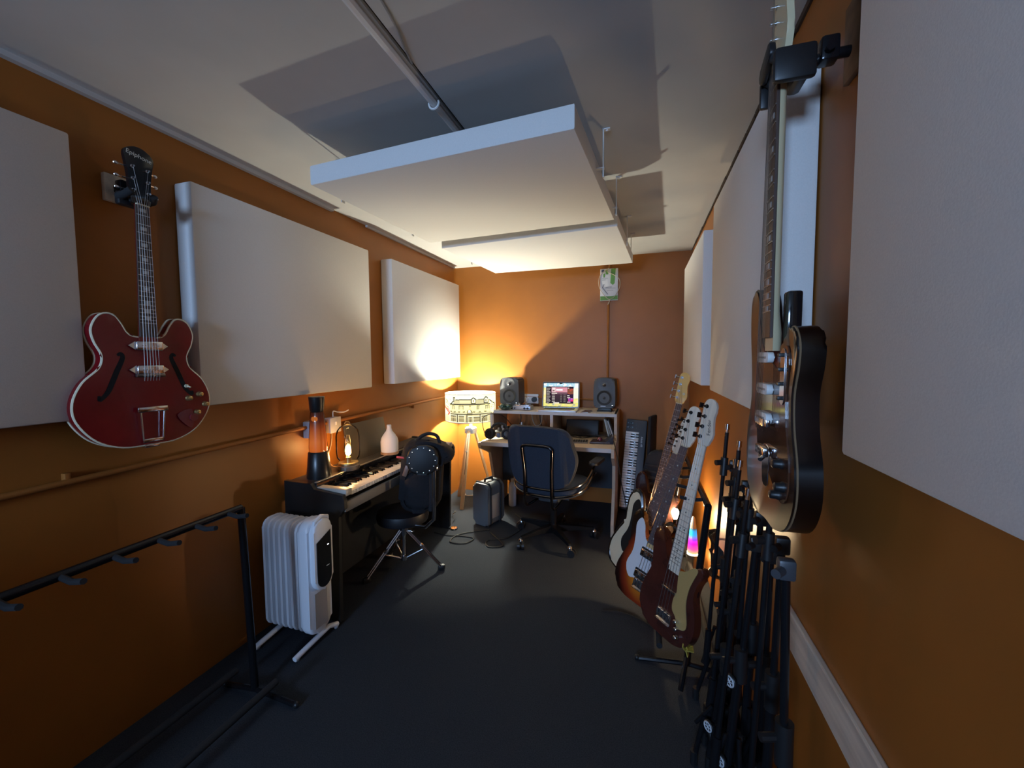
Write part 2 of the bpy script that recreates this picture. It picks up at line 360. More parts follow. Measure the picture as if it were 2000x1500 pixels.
def guitar(name, label, mat_world, body, th, bmat, nut, scale, bridge, nstr, neckmat, boardmat, headmat, headtype, frets=21, heel=.33, pg=None, pgmat=None, pickups=(), knobs=(), inlay='dot',
           knobmat=None, binding=None, bev=.012, nw=(.021, .03), tunermat=None, group=None, boardend=None, fhole=False, cat='guitar', headscale=1., bridgekind='plate', switches=None, logo=None):
    t = thing(name, label, cat, mat=mat_world, group=group)
    out = sp2(body, 5)
    G().prism(out, -th, 0, bev, 3).obj('body', bmat, t, smooth=50)
    if binding:
        for z in ((0.0006, -.004), (-th+.004, -th-.0006)):
            g = G(); g.tube([(x*.994, (y-.2)*.994+.2, z[0]-.004 if z[0] > -.01 else z[0]-.001) for x, y in out], .0042, 6, closed=True); g.obj('body_binding', binding, t)
    be = boardend if boardend is not None else heel
    yf = [nut-scale*(1-2**(-k/12)) for k in range(frets+1)]
    z0 = .004; bt = .007
    def hw(y): return nw[0]+(nw[1]-nw[0])*(nut-y)/(nut-be)
    # neck shaft, half round
    g = G(); rings = []
    for y in (nut+.004, nut-.03, nut-.2, heel+.07, heel+.02, heel-.02):
        d = .018 if y > heel+.04 else .024
        rings.append([g.bm.verts.new((hw(y)*math.cos(R(180+180*k/8)), y, z0+d*math.sin(R(180+180*k/8)))) for k in range(9)])
    for A, B in zip(rings, rings[1:]):
        for k in range(8): g.bm.faces.new((A[k], A[k+1], B[k+1], B[k]))
        g.bm.faces.new((A[8], A[0], B[0], B[8]))
    g.bm.faces.new(rings[0]); g.bm.faces.new(rings[-1][::-1])
    g.obj('neck', neckmat, t, smooth=50)
    G().prism([(-hw(be), be), (hw(be), be), (hw(nut), nut), (-hw(nut), nut)], z0+.0002, z0+bt, .001, 1).obj('fretboard', boardmat, t, smooth=0)
    fm = None
    for y in yf[1:]:
        if y < be+.004: continue
        if fm is None:
            fm = G().box((0, 0, 0), (1, .0022, .0022)).obj('fret', steel, t, smooth=0)
            f = fm
        else: f = copy_part(fm, t)
        f.location = (0, y, z0+bt+.0006); f.scale = (2*hw(y)-.001, 1, 1)
    im = None
    for k in (3, 5, 7, 9, 12, 15, 17, 19, 21) if inlay != 'block' else (1, 3, 5, 7, 9, 12, 15, 17, 19, 21):
        if k > frets: continue
        y = (yf[k]+yf[k-1])/2
        if y < be+.01: continue
        if inlay == 'none': continue
        xs = (0,) if (k != 12 or inlay == 'block') else (-.012, .012)
        for x in xs:
            if im is None:
                if inlay == 'block': im = G().box((0, 0, 0), (.020, .0125, .0008)).obj('inlay', M('pearl_block', (.42, .40, .37), .35), t, smooth=0)
                else: im = G().cyl((0, 0, -.0004), (0, 0, .0004), .0038, 10).obj('inlay', M('dot_dark', (.03, .025, .02), .4) if boardmat in (maple, pale_maple) else M('pearl_inlay', (.62, .6, .54), .3), t)
                q = im
            else: q = copy_part(im, t)
            q.location = (x, y, z0+bt+.0005)
    G().box((0, nut+.002, z0+bt), (2*hw(nut), .005, .007), .001).obj('nut', cream_pl, t)
    tm = tunermat or chrome
    posts = []
    hs = headscale
    if headtype == 'fender':
        hd = sp2([(x*hs, nut+.004+y*hs) for x, y in FH], 4)
        G().prism(hd, -.012, .002, .003, 2).obj('headstock', headmat, t, smooth=40)
        n = nstr; step = .165/(n-1) if n > 4 else .048
        for k in range(n): posts.append((-.024*hs, nut+.04*hs+k*step*hs*(1 if n <= 4 else .92), -1))
        for px, py, s in posts:
            g = G(); g.cyl((px, py, .002), (px, py, .016), .006 if n == 4 else .004, 10); g.cyl((px, py, .002), (px, py, .004), .010 if n == 4 else .006, 12); p = g.obj('tuner', tm, t)
            g = G(); g.cyl((px-.012, py, -.018), (px-.034*hs-.012, py, -.018), .0035, 8); g.prism(rrect(.006, .026 if n == 4 else .016, .0028, 3), -.011, .011, Mx=XFORM((px-.034*hs-.014, py, -.018), 0, R(0), 0)); g.obj('tuner_key', tm, p)
    else:
        hd = sp2(mirror([(0, nut+.21), (.022, nut+.205), (.047, nut+.185), (.043, nut+.15), (.036, nut+.10), (.034, nut+.04), (.03, nut+.012), (.022, nut+.002)]), 4)
        G().prism(hd, -.012, .003, .003, 2).obj('headstock', headmat, t, smooth=40)
        for s in (-1, 1):
            for k in range(3): posts.append((s*.024, nut+.05+k*.042, s))
        for px, py, s in posts:
            g = G(); g.cyl((px, py, .003), (px, py, .016), .0035, 8); g.cyl((px, py, .003), (px, py, .005), .006, 10); p = g.obj('tuner', tm, t)
            g = G(); g.cyl((px+s*.01, py, -.016), (px+s*.034, py, -.016), .0025, 6); g.sph((px+s*.038, py, -.016), (.008, .006, .004), 8); g.obj('tuner_key', tm, p)
    if logo: text('headstock_lettering', logo[0], logo[1], logo[2], t, XFORM(logo[3], 0, 0, logo[4]) @ MX.Identity(4))
    # strings
    for k in range(nstr):
        f = -1+2*k/(nstr-1); xn = f*(hw(nut)-.004); xb = f*(hw(be)-.004)*1.02
        p = sorted(posts, key=lambda q: q[1])[k] if headtype == 'fender' else (sorted([q for q in posts if q[2] < 0], key=lambda q: q[1])[k] if k < 3 else sorted([q for q in posts if q[2] > 0], key=lambda q: -q[1])[k-3])
        rr = (.0011-.00012*k) if nstr == 4 else (.0009-.0001*k)
        G().tube([(xb, bridge-.02, .018), (xb, bridge, .022), (xn, nut+.002, z0+bt+.0045), (p[0], p[1], .010)], rr, 4).obj('string', steel, t)
    if pg is not None: G().prism(sp2(pg, 4), 0, .003, .0008, 1).obj('pickguard', pgmat, t, smooth=0)
    for kind, py, mt in pickups:
        g = G(); zt = .003
        if kind == 'soap':
            g.box((0, py, zt+.008), (.088, .034, .016), .005, seg=3); p = g.obj('pickup', mt, t)
            g = G()
            for s in (-1, 1): g.prism([(s*.042, py-.017), (s*.042, py+.017), (s*.066, py)][::s], zt-.002, zt+.006, .001, 1)
            g.obj('pickup_ear', mt, p)
            g = G()
            for k in range(6): g.cyl((-.026+.0104*k, py, zt+.015), (-.026+.0104*k, py, zt+.017), .0025, 8)
            g.obj('pole_screws', steel, p)
        elif kind == 'cover':
            g.box((0, py, zt+.007), (.092, .036, .014), .003); p = g.obj('pickup', mt, t)
            g = G(); g.prism(rrect(.104, .05, .003), zt-.0015, zt+.004, .001, 1, Mx=XFORM((0, py, 0))); g.obj('pickup_surround', black_pl if mt is chrome else mt, p)
            g = G()
            for k in range(4): g.cyl((-.03+.02*k, py+.004, zt+.013), (-.03+.02*k, py+.004, zt+.016), .004, 8)
            g.obj('pole_screws', black_met, p)
        elif kind == 'single':
            g.prism(rrect(.086, .024, .011), zt, zt+.014, .003, 2, Mx=XFORM((0, py, 0))); p = g.obj('pickup', mt, t)
            g = G()
            for k in range(6): g.cyl((-.026+.0104*k, py, zt+.013), (-.026+.0104*k, py, zt+.0155), .0025, 8)
            g.obj('pole_screws', steel, p)
        elif kind == 'bar':
            g.box((0, py, zt+.005), (.082, .012, .01), .002); g.obj('bridge_bar', mt, t)
    if bridgekind == 'plate':
        g = G(); g.box((0, bridge-.012, .003), (.085, .055, .004), .001); b = g.obj('bridge', chrome, t)
        g = G(); g.box((0, bridge-.04, .008), (.085, .004, .014), .001); g.obj('bridge_lip', chrome, b)
        for k in range(nstr):
            f = -1+2*k/(nstr-1); G().cyl((f*.032, bridge-.012, .012), (f*.032, bridge+.01, .012), .007, 10).obj('saddle', chrome, b)
    elif bridgekind == 'trapeze':
        g = G(); g.box((0, bridge, .010), (.095, .012, .016), .003); g.obj('bridge', M('dark_nickel', (.25, .24, .24), .3, metal=1), t)
        g = G(); g.tube([(-.04, .135, .014), (-.033, .02, .012)], .003, 8); g.tube([(.04, .135, .014), (.033, .02, .012)], .003, 8)
        g.box((0, .135, .016), (.1, .02, .008), .003); g.box((0, .018, .010), (.068, .014, .006), .002); g.box((0, -.004, -.012), (.05, .012, .035), .003)
        g.obj('tailpiece', chrome, t)
    elif bridgekind == 'offset':
        g = G(); g.box((0, bridge, .012), (.086, .018, .01), .002)
        for k in range(6): g.cyl((-.026+.0104*k, bridge-.008, .017), (-.026+.0104*k, bridge+.008, .017), .004, 8)
        g.obj('bridge', chrome, t)
        g = G(); g.prism(sp2([(-.018, bridge-.15), (.018, bridge-.15), (.024, bridge-.10), (.022, bridge-.06), (-.022, bridge-.06), (-.024, bridge-.10)], 3), .0005, .004, .001, 1)
        g.box((0, bridge-.07, .012), (.066, .022, .012), .003); g.cyl((.02, bridge-.08, .012), (.035, bridge-.085, .024), .005, 8)
        g.obj('tremolo_plate', chrome, t)
    km = knobmat or chrome; k0 = None
    for x, y in knobs:
        if k0 is None: k0 = G().lathe([(.0115, 0), (.0115, .003), (.0095, .006), (.009, .017), (.007, .019), (.002, .0195)], 16).obj('knob', km, t); q = k0
        else: q = copy_part(k0, t)
        q.location = (x, y, .001 if pg is None else .003)
    if switches:
        g = G(); g.prism(rrect(*switches[1], .012, cx=switches[0][0], cy=switches[0][1]), .003, .005, .0008, 1); p = g.obj('switch_plate', chrome, t)
        for k in range(switches[2]):
            y = switches[0][1]-switches[1][1]*.38+switches[1][1]*.76*k/(switches[2]-1)
            G().box((switches[0][0], y, .009), (.012, .008, .010), .002).obj('slide_switch', black_pl, p)
    if fhole:
        for s in (-1, 1):
            pts = spline([(s*.095, .335, 0), (s*.085, .342, 0), (s*.08, .325, 0), (s*.098, .28, 0), (s*.115, .235, 0), (s*.128, .205, 0), (s*.15, .18, 0), (s*.152, .195, 0)], 5, closed=False)
            rr = [.004+.0045*math.sin(PI*i/(len(pts)-1)) for i in range(len(pts))]
            g = G(); L = []; Rr = []
            for i, p in enumerate(pts):
                a = pts[max(0, i-1)]; b = pts[min(len(pts)-1, i+1)]; d = (b-a).normalized(); nrm = V((-d.y, d.x, 0))
                L.append(g.bm.verts.new((p+nrm*rr[i])+V((0, 0, .0008)))); Rr.append(g.bm.verts.new((p-nrm*rr[i])+V((0, 0, .0008))))
            for i in range(len(pts)-1): g.bm.faces.new((L[i], L[i+1], Rr[i+1], Rr[i]))
            g.obj('sound_hole', M('sound_hole_dark', (.004, .002, .002), .9), t, smooth=0)
    g = G(); g.cyl((0, -.001, -th/2), (0, -.014, -th/2), .006, 10); g.obj('strap_button', chrome, t)
    return t

# cherry red hollow body on the left wall
red = M('cherry_lacquer', (.17, .004, .008), .25, noise=.2, nscale=8, coat=.25)
tA = frame((-1.775, 1.093, 1.122), (.0, .012, 1), (1, -.03, .02))
rg = guitar('electric_guitar', 'cherry red semi hollow electric guitar hanging on the left wall', tA, ES, .046, red, .887, .628, .262, 6, M('cherry_neck', (.20, .02, .015), .3, coat=.4), rosewood, black_gl, 'open',
       frets=20, heel=.40, boardend=.405, pickups=(('soap', .372, chrome), ('soap', .283, chrome)), bridgekind='trapeze', inlay='block', binding=M('cream_binding', (.80, .72, .52), .45),
       knobs=((.135, .165), (.178, .178), (.165, .105), (.20, .135)), knobmat=M('gold_knob', (.55, .38, .16), .25, metal=.8), fhole=True, nw=(.0215, .028), bev=.006, tunermat=chrome,
       logo=('Epiphone', .022, M('pearl_letters', (.6, .58, .5), .4), (0, .887+.178, .0036), R(-8)))
g = G(); g.prism(sp2([(.09, .1), (.135, .045), (.15, .06), (.145, .12)], 4), .004, .0065, .0005, 1); g.cyl((.15, .085, .004), (.15, .085, .012), .016, 18)
g.obj('toggle_plate', M('clear_guard', (.16, .02, .03), .15, coat=.6), rg)
g = G(); g.cyl((.128, .215, .003), (.128, .215, .01), .007, 10); g.cyl((.128, .215, .01), (.132, .21, .024), .003, 8); g.obj('toggle_switch', cream_pl, rg)
def hanger(name_label, plate_c, plate_d, arm, fork_c, sgn, mt_plate):
    """wall plate, arm, two padded yoke prongs"""
    t = thing('guitar_hanger', name_label, 'wall hanger', plate_c)
    G().box((0, 0, 0), plate_d, .003).obj('wall_plate', mt_plate, t)
    P = V(plate_c)
    g = G(); a = V(arm)-P; f = V(fork_c)-P
    g.tube([V((sgn*plate_d[0]/2, a.y, a.z)), V((sgn*.05, a.y, a.z)), f+V((-sgn*.035, 0, 0))], .011, 10); g.box((sgn*.045, a.y, a.z+.008), (.035, .036, .05), .006); g.cyl((sgn*.05, a.y-.03, a.z), (sgn*.05, a.y+.03, a.z), .008, 8); g.obj('arm', black_met, t)
    g = G(); g.box(f+V((-sgn*.03, 0, -.004)), (.03, .10, .05), .01); g.obj('yoke', black_pl, t)
    for s in (-1, 1):
        g = G(); g.tube([f+V((-sgn*.03, s*.042, 0)), f+V((sgn*.012, s*.044, .004)), f+V((sgn*.03, s*.036, .018))], .013, 10); g.obj('prong', M('hanger_foam', (.014, .014, .015), .9), t)
    return t
hanger('black guitar hanger on a cream plate holding the cherry red guitar', (XL+.010, 1.10, 2.083), (.02, .075, .10), (XL+.02, 1.10, 2.075), (-1.79, 1.104, 2.035), 1, M('aged_plate', (.60, .54, .46), .6, noise=.2, nscale=30))

# sunburst six string bass guitar on the right wall
burst = BURST('three_tone_burst', -.01, .21, .185, .30, ((0, 'c8862c'), (.42, 'b06a1e'), (.62, '7c2a12'), (.80, '1a0705'), (1, '060303')))
tB = frame((.287, 1.115, 1.052), (0, -.008, 1), (-1, -.02, 0))
wg = guitar('electric_guitar', 'dark sunburst six string guitar hanging on the right wall near the camera', tB, JM, .050, burst, 1.026, .762, .235, 6, M('pale_neck', (.68, .58, .36), .35, coat=.3), rosewood,
       M('pale_neck', (0, 0, 0)), 'fender', frets=21, heel=.42, boardend=.43, bridgekind='offset', inlay='block', bev=.008, nw=(.0215, .029),
       pg=[(-.06, .37), (-.09, .43), (-.105, .40), (-.085, .30), (-.075, .18), (-.05, .13), (.0, .135), (.055, .10), (.11, .075), (.145, .10), (.148, .17), (.125, .24), (.118, .31), (.13, .37), (.12, .41), (.09, .395), (.06, .36), (.03, .372), (-.03, .378)],
       pgmat=M('tortoise_guard', (.075, .028, .014), .1, noise=.6, nscale=14, coat=.8), pickups=(('single', .385, white_pl), ('single', .312, white_pl), ('single', .245, white_pl)),
       knobs=((.11, .16), (.128, .115), (.10, .09)), knobmat=black_pl, switches=((.10, .345), (.026, .12), 4), headscale=1.15)
g = G(); g.tube([(x*.996, (y-.2)*.996+.2, -.006) for x, y in sp2(JM, 5)], .0024, 6, closed=True); g.obj('body_binding', M('aged_binding', (.20, .13, .07), .35), wg)
g = G(); g.box((.026, .475, -.034), (.034, .115, .03), .006); g.obj('heel_block', black_gl, wg)
hanger('black locking guitar hanger on right wall above the sunburst guitar', (XR-.006, 1.09, 2.105), (.012, .07, .16), (XR-.01, 1.095, 2.082), (.295, 1.11, 2.07), -1, M('aged_plate2', (.16, .085, .035), .7, noise=.3, nscale=25))
g = G(); g.prism(rrect(.085, .035, .010), -.006, .006, .003, 2, Mx=frame((.262, 1.11, 2.095), (0, .3, 1), (-1, 0, 0))); g.box((.272, 1.165, 2.055), (.022, .014, .06), .005); g.box((.30, 1.055, 2.055), (.08, .02, .07), .008)
o = g.obj('lock_gate', black_pl); hh = [q for q in bpy.data.objects if q.name.startswith('guitar_hanger')][-1]
o.parent = hh; o.matrix_parent_inverse = MX.Translation(-hh.location)

# instruments on the floor rack by the right wall
def lean(P0, P1, n):
    return frame(P0, V(P1)-V(P0), n)
sb_m = BURST('bass_burst', .01, .2, .20, .29, ((0, 'd99a34'), (.45, 'c4731f'), (.66, '8a2f12'), (.84, '240a07'), (1, '070404')))
brown_m = M('brown_lacquer', (.060, .016, .012), .22, noise=.25, nscale=10, coat=.5)
cream_m = M('cream_lacquer', (.66, .55, .38), .25, coat=.5)
gb = 'instruments on the floor rack'
PGS = [(-.075, .41), (-.105, .44), (-.125, .40), (-.11, .33), (-.10, .25), (-.115, .17), (-.08, .11), (-.03, .125), (.03, .12), (.07, .14), (.085, .22), (.095, .30), (.115, .365), (.085, .345), (.045, .315), (0, .325), (-.05, .345)]
Pb, Ph = (.098, 2.035, .118), (.318, 2.11, 1.235)
Lb = (V(Ph)-V(Pb)).length
bb = guitar('bass_guitar', 'brown bass guitar with gold pickguard and pale maple neck, front of the rack', lean(Pb, Ph, (-.74, -.67, .05)), PB, .044, brown_m, Lb-.215, .83, Lb-.215-.83+.01, 4, pale_maple, pale_maple, pale_maple, 'fender', frets=20, heel=.33, boardend=.335,
       pg=[(.03, .33), (.06, .345), (.10, .385), (.122, .38), (.112, .34), (.098, .28), (.10, .21), (.125, .13), (.118, .10), (.08, .09), (.06, .13), (.035, .15), (.03, .2), (.04, .23), (.035, .27)], pgmat=M('gold_guard', (.42, .29, .11), .4),
       pickups=(('bar', .225, chrome),), knobs=((.075, .115), (.085, .085), (.092, .05)), inlay='dot', tunermat=black_met, group=gb, cat='bass guitar', bev=.009,
       logo=('Fender', .026, M('black_letters', (.02, .02, .02), .5), (.012, Lb-.215+.09, .0024), R(100)))
Pb, Ph = (-.022, 2.29, .105), (.285, 2.40, 1.165)
Ls = (V(Ph)-V(Pb)).length
sb = guitar('bass_guitar', 'sunburst bass guitar with white pickguard standing behind the brown bass', lean(Pb, Ph, (-.56, -.82, .08)), PB, .042, sb_m, Ls-.215, .80, Ls-.215-.80+.02, 4, maple, M('sheen_board', (.11, .085, .09), .3), pale_maple, 'fender', frets=20, heel=.33, boardend=.335,
       pg=PGS, pgmat=M('white_guard', (.66, .68, .72), .3), pickups=(('cover', .275, chrome), ('cover', .155, chrome)), knobs=((.10, .12), (.11, .085)), inlay='dot', tunermat=black_met, group=gb, cat='bass guitar')
Pb, Ph = (-.070, 2.52, .135), (.275, 2.62, 1.07)
Lc = (V(Ph)-V(Pb)).length
cb = guitar('electric_guitar', 'cream bodied guitar mostly hidden behind the sunburst bass', lean(Pb, Ph, (-.5, -.85, .08)), PB, .042, cream_m, Lc-.215, .64, Lc-.215-.64+.02, 6, maple, M('sheen_board', (.1, .1, .1), .3), pale_maple, 'fender', frets=20, heel=.33, boardend=.335,
       pg=PGS, pgmat=M('black_guard', (.012, .012, .012), .3), pickups=(('cover', .275, chrome),), tunermat=black_met, group=gb, cat='guitar')
g = G(); g.tube([(x*1.004, (y-.2)*1.004+.2, -.021) for x, y in sp2(PB, 5)], .018, 8, closed=True); g.obj('dark_edge', M('dark_edge_lacquer', (.012, .008, .007), .25, coat=.5), cb)
Pb, Ph = (.030, 2.95, .15), (.287, 3.0, 1.32)
Lf = (V(Ph)-V(Pb)).length
fb = guitar('bass_guitar', 'reddish bass guitar with yellow maple headstock, farthest on the rack', lean(Pb, Ph, (-.35, -.93, .05)), PB, .042, M('dark_red_lacquer', (.020, .006, .005), .25, coat=.5), Lf-.2, .80, Lf-.2-.80+.02, 4, maple, rosewood, M('yellow_maple', (.70, .44, .12), .35, coat=.4), 'fender', frets=20, heel=.33, boardend=.335,
       pickups=(('cover', .24, chrome),), inlay='dot', group=gb, cat='bass guitar', headscale=.95)
for o_, yh, L_ in ((fb, Lf-.2, .95),):
    G().cyl((.014, yh+.07, .002), (.014, yh+.07, .008), .009, 12).obj('string_tree', brass, o_)

# floor racks
def rack(label, A, B, height, lean_v, npeg, pegdir, pegs=True):
    """two end frames with feet, a lower padded bar and an upper bar with foam pegs"""
    A = V(A); B = V(B); t = thing('guitar_rack', label, 'guitar rack', A); d = (B-A).normalized(); side = V((-d.y, d.x, 0)); L = (B-A).length
    top = V(lean_v); e = [V((0, 0, 0)), B-A]
    for k, o in enumerate(e):
        G().tube([o+V((0, 0, .03)), o+V((0, 0, .06))+top*.05, o+top], .0155, 10).obj('upright', black_met, t)
        g = G(); g.tube([o+V((0, 0, .012))-V(pegdir)*.17, o+V((0, 0, .03)), o+V((0, 0, .012))+V(pegdir)*.22], .011, 8); f = g.obj('foot', black_met, t)
        for s in (-.17, .22): G().sph(o+V((0, 0, .013))+V(pegdir)*s, .014, 8).obj('rubber_foot', black_pl, f)
    G().tube([top, (B-A)+top], .015, 10).obj('top_bar', black_met, t)
    foam = M('rack_foam', (.014, .014, .016), .95)
    for s in (-.10, .12): G().tube([V((0, 0, .09))+V(pegdir)*s, (B-A)+V((0, 0, .09))+V(pegdir)*s], .014, 10).obj('padded_bar', foam, t)
    p0 = None
    for k in range(npeg):
        q = top + d*(L*(k+.5)/npeg)
        if p0 is None: p0 = G().tube([(0, 0, 0), V(pegdir)*.06+V((0, 0, -.008)), V(pegdir)*.11+V((0, 0, .002))], .009, 8).obj('foam_peg', foam, t); c = p0
        else: c = copy_part(p0, t)
        c.location = q
    return t
rack('empty black guitar rack with foam pegs along the left wall', (-1.57, .28, 0), (-1.57, 1.30, 0), .82, (-.03, 0, .82), 8, (1, 0, 0))
rk = rack('black rack by the right wall holding the bass guitars', (.215, 1.99, 0), (.215, 3.15, 0), .78, (.075, 0, .775), 6, (-1, 0, 0))
g = G()
for k in range(5):
    a = k*1.25; g.box((0, 0, 0), (.03, .05, .004), .001, Mx=XFORM((.012*math.cos(a)-.004, -.03+.006*math.sin(a*2), .125+.014*math.sin(a)), a*.7, a, a*.5), seg=1)
g.box((0, -.012, .13), (.04, .02, .06), .01)
g.obj('yellow_tape', M('yellow_tape', (.52, .40, .06), .6, noise=.3, nscale=40), rk)
g = G(); g.tube([(0.0, -.02, .10), (-.03, -.13, .05), (-.04, -.155, .012)], .011, 8); g.obj('rear_foot', black_met, rk)

# gig bag with ribbed pocket behind the basses, and a flat black case by the keyboard
g = G(); g.prism(sp2([(-.12, 0), (.13, 0), (.14, .2), (.12, .45), (.09, .70), (.05, .735), (-.03, .735), (-.07, .66), (-.12, .35), (-.13, .15)], 4), -.05, .05, .025, 3, Mx=frame((.085, 3.22, .005), (0.05, .06, 1), (-.3, -1, 0)))
gbg = tag(g.obj('gig_bag', black_fab), 'black gig bag leaning behind the instruments on the rack', 'gig bag')
for k in range(7):
    G().box((0.0, .36+.045*k, .056), (.17-.006*k, .02, .014), .006, Mx=frame((.085, 3.22, .005), (0.05, .06, 1), (-.3, -1, 0))).obj('pocket_rib', black_fab, gbg)
g = G(); g.box((0, .45, 0), (.24, .90, .028), .012, Mx=frame((.085, 3.98, .004), (.02, .04, 1), (1, -.25, 0)))
tag(g.obj('flat_case', black_fab), 'thin black flat case leaning on back wall beside the keyboard', 'case')

# ------------------------------------------------------------------ digital piano
pn = thing('digital_piano', 'black digital piano against the left wall with white keys facing the room', 'piano', (-1.69, 2.475, 0))
blk = M('black_ash_board', (.014, .013, .013), .38, noise=.15, nscale=6); dk = M('dark_grey_panel', (.045, .043, .042), .42)
y0, y1 = -.685, .685
for y in (y0+.0135, y1-.0135):
    G().prism([(-.19, 0), (.14, 0), (.155, .02), (.165, .60), (.205, .65), (.205, .695), (.192, .722), (.01, .738), (-.01, .768), (-.19, .772)], -.0135, .0135, .002, 1, Mx=MX.Translation((0, y, 0)) @ MX(((1, 0, 0, 0), (0, 0, 1, 0), (0, 1, 0, 0), (0, 0, 0, 1)))).obj('side_panel', blk, pn, smooth=0)
W_ = y1-y0-.054
G().box((.005, 0, .655), (.36, W_, .03), .002).obj('key_bed', blk, pn)
G().box((.1925, 0, .655), (.016, W_+.02, .055), .003).obj('key_slip', M('slip_grey', (.16, .14, .12), .5), pn)
G().box((-.04, 0, .35), (.02, W_, .42)).obj('rear_panel', blk, pn, smooth=0)
G().box((-.1, 0, .748), (.18, W_, .032), .003).obj('top_deck', dk, pn)
G().box((-.002, 0, .768), (.014, W_, .006), .002).obj('trim_strip', M('brushed_trim', (.42, .40, .38), .3, metal=.8), pn)
G().box((-.0, 0, .738), (.016, W_, .05), .001).obj('fallboard', black_gl, pn)
for s in (-1, 1): G().box((.10, s*(W_/2-.026), .726), (.19, .05, .036), .004).obj('cheek_block', M('cheek_silver', (.50, .46, .40), .35), pn)
kw = (W_-.106)/52
white_key = M('white_key', (.80, .76, .72), .25, coat=.2)
k0 = None
for i in range(52):
    y = -(W_-.106)/2 + kw*(i+.5)
    if k0 is None: k0 = G().box((0, 0, 0), (.15, kw-.0012, .022), .0022).obj('white_key', white_key, pn); k = k0
    else: k = copy_part(k0, pn)
    k.location = (.115, y, .713)
b0 = None; pat = {0: 1, 1: 0}
notes = 'ABCDEFG'
for i in range(51):
    if notes[i % 7] in 'BE': continue
    y = -(W_-.106)/2 + kw*(i+1)
    if b0 is None:
        g = G(); g.prism([(-.046, 0), (.046, 0), (.040, .0125), (-.046, .0125)], -.0055, .0055, .0012, 1, Mx=MX(((1, 0, 0, 0), (0, 0, 1, 0), (0, 1, 0, 0), (0, 0, 0, 1))))
        b0 = g.obj('black_key', black_gl, pn, smooth=0); b = b0
    else: b = copy_part(b0, pn)
    b.location = (.07, y, .723)
G().box((0, 0, .115), (.012, .44, .25), .003, Mx=XFORM((-.125, .005, .77), 0, R(-12), 0)).obj('music_rest', M('rest_board', (.055, .052, .045), .5), pn)
g = G(); g.cyl((-.03, -.55, .764), (-.03, -.55, .774), .011, 14); g.obj('volume_knob', black_pl, pn)
for k in range(5): G().box((-.03, .2+.03*k, .766), (.012, .018, .005), .001).obj('panel_button', black_pl, pn)

# lamps on the piano deck
lv = thing('lava_lamp', 'tall lava lamp with black base and orange liquid on the piano', 'lava lamp', (-1.762, 1.925, .766))
bl = black_pl
G().lathe([(.066, 0), (.067, .008), (.055, .143), (.050, .150)], 28).obj('base', M('lava_base_black', (.012, .012, .012), .3), lv)
G().lathe([(.046, .0), (.047, .03), (.039, .16), (.033, .225), (.029, .235)], 28).obj('liquid', RAMPZ('lava_liquid', [(0, 'e8742a'), (.25, 'e8803a'), (.55, 'b85a2a'), (.75, '6a3020'), (1, '3a1a12')], 0, .235, emit=.32), lv, loc=(0, 0, .146))
G().lathe([(.049, .0), (.050, .03), (.042, .16), (.036, .225), (.032, .24)], 28, cap=False).obj('glass_bottle', GLASS('bottle_glass', (1, .93, .85)), lv, loc=(0, 0, .146))
G().lathe([(.033, 0), (.038, .012), (.043, .085), (.040, .088)], 28).obj('cap', M('lava_cap', (.012, .012, .012), .3), lv, loc=(0, 0, .375))
for dx, dz, r in ((.004, .19, .024), (-.004, .16, .018)): G().sph((dx, -.02, .146+dz), (r, r*.8, r*1.1), 12).obj('wax_blob', EM('wax_glow', 'e8843c', .5) if 'wax_glow' not in bpy.data.materials else bpy.data.materials['wax_glow'], lv)

cl = thing('cloche_lamp', 'glass cloche lamp with glowing filament bulb on the piano', 'lamp', (-1.712, 2.115, .766))
G().lathe([(.062, 0), (.064, .004), (.064, .026), (.060, .030)], 28).obj('base', M('pewter_base', (.20, .17, .14), .35, metal=.5), cl)
G().lathe([(.058, 0), (.058, .012)], 24, c=(0, 0, .031)).obj('collar', brass, cl)
G().lathe([(.054, 0), (.054, .02), (.066, .035), (.070, .07), (.070, .165), (.062, .20), (.045, .222), (.02, .235), (.012, .238)], 32, c=(0, 0, .04), cap=False).obj('glass_dome', GLASS('cloche_glass', (1, .97, .93), 1.12), cl)
g = G(); g.tube([(-.02, 0, .278), (-.012, .0, .292), (.012, 0, .292), (.02, 0, .278)], .0035, 6); g.obj('lifting_ring', brass, cl)
G().cyl((0, 0, .043), (0, 0, .075), .017, 16).obj('bulb_socket', brass, cl)
bulb_e = EM('filament_glow', (1, .62, .26), EDISON_W*95)
bu = G().lathe([(.012, 0), (.021, .02), (.024, .045), (.022, .08), (.015, .125), (.012, .135)], 20, c=(0, 0, .075), cap=False).obj('bulb', GLASS('bulb_glass', (1, .9, .75)), cl)
g = G(); g.lathe([(.006, .085), (.015, .095), (.0165, .112), (.015, .13), (.008, .142)], 16); g.obj('filament', bulb_e, bu)

df = thing('aroma_diffuser', 'white bottle shaped aroma diffuser with a wooden base on the piano', 'diffuser', (-1.70, 2.535, .766))
G().lathe([(.058, 0), (.062, .003), (.062, .018), (.058, .02)], 28).obj('base', M('diffuser_wood', (.36, .20, .10), .5, noise=.2, nscale=30), df)
G().lathe([(.058, .02), (.060, .03), (.061, .09), (.056, .115), (.040, .142), (.022, .165), (.016, .185), (.0155, .207), (.012, .209)], 32).obj('bottle', M('matt_ceramic', (.80, .76, .74), .6), df)

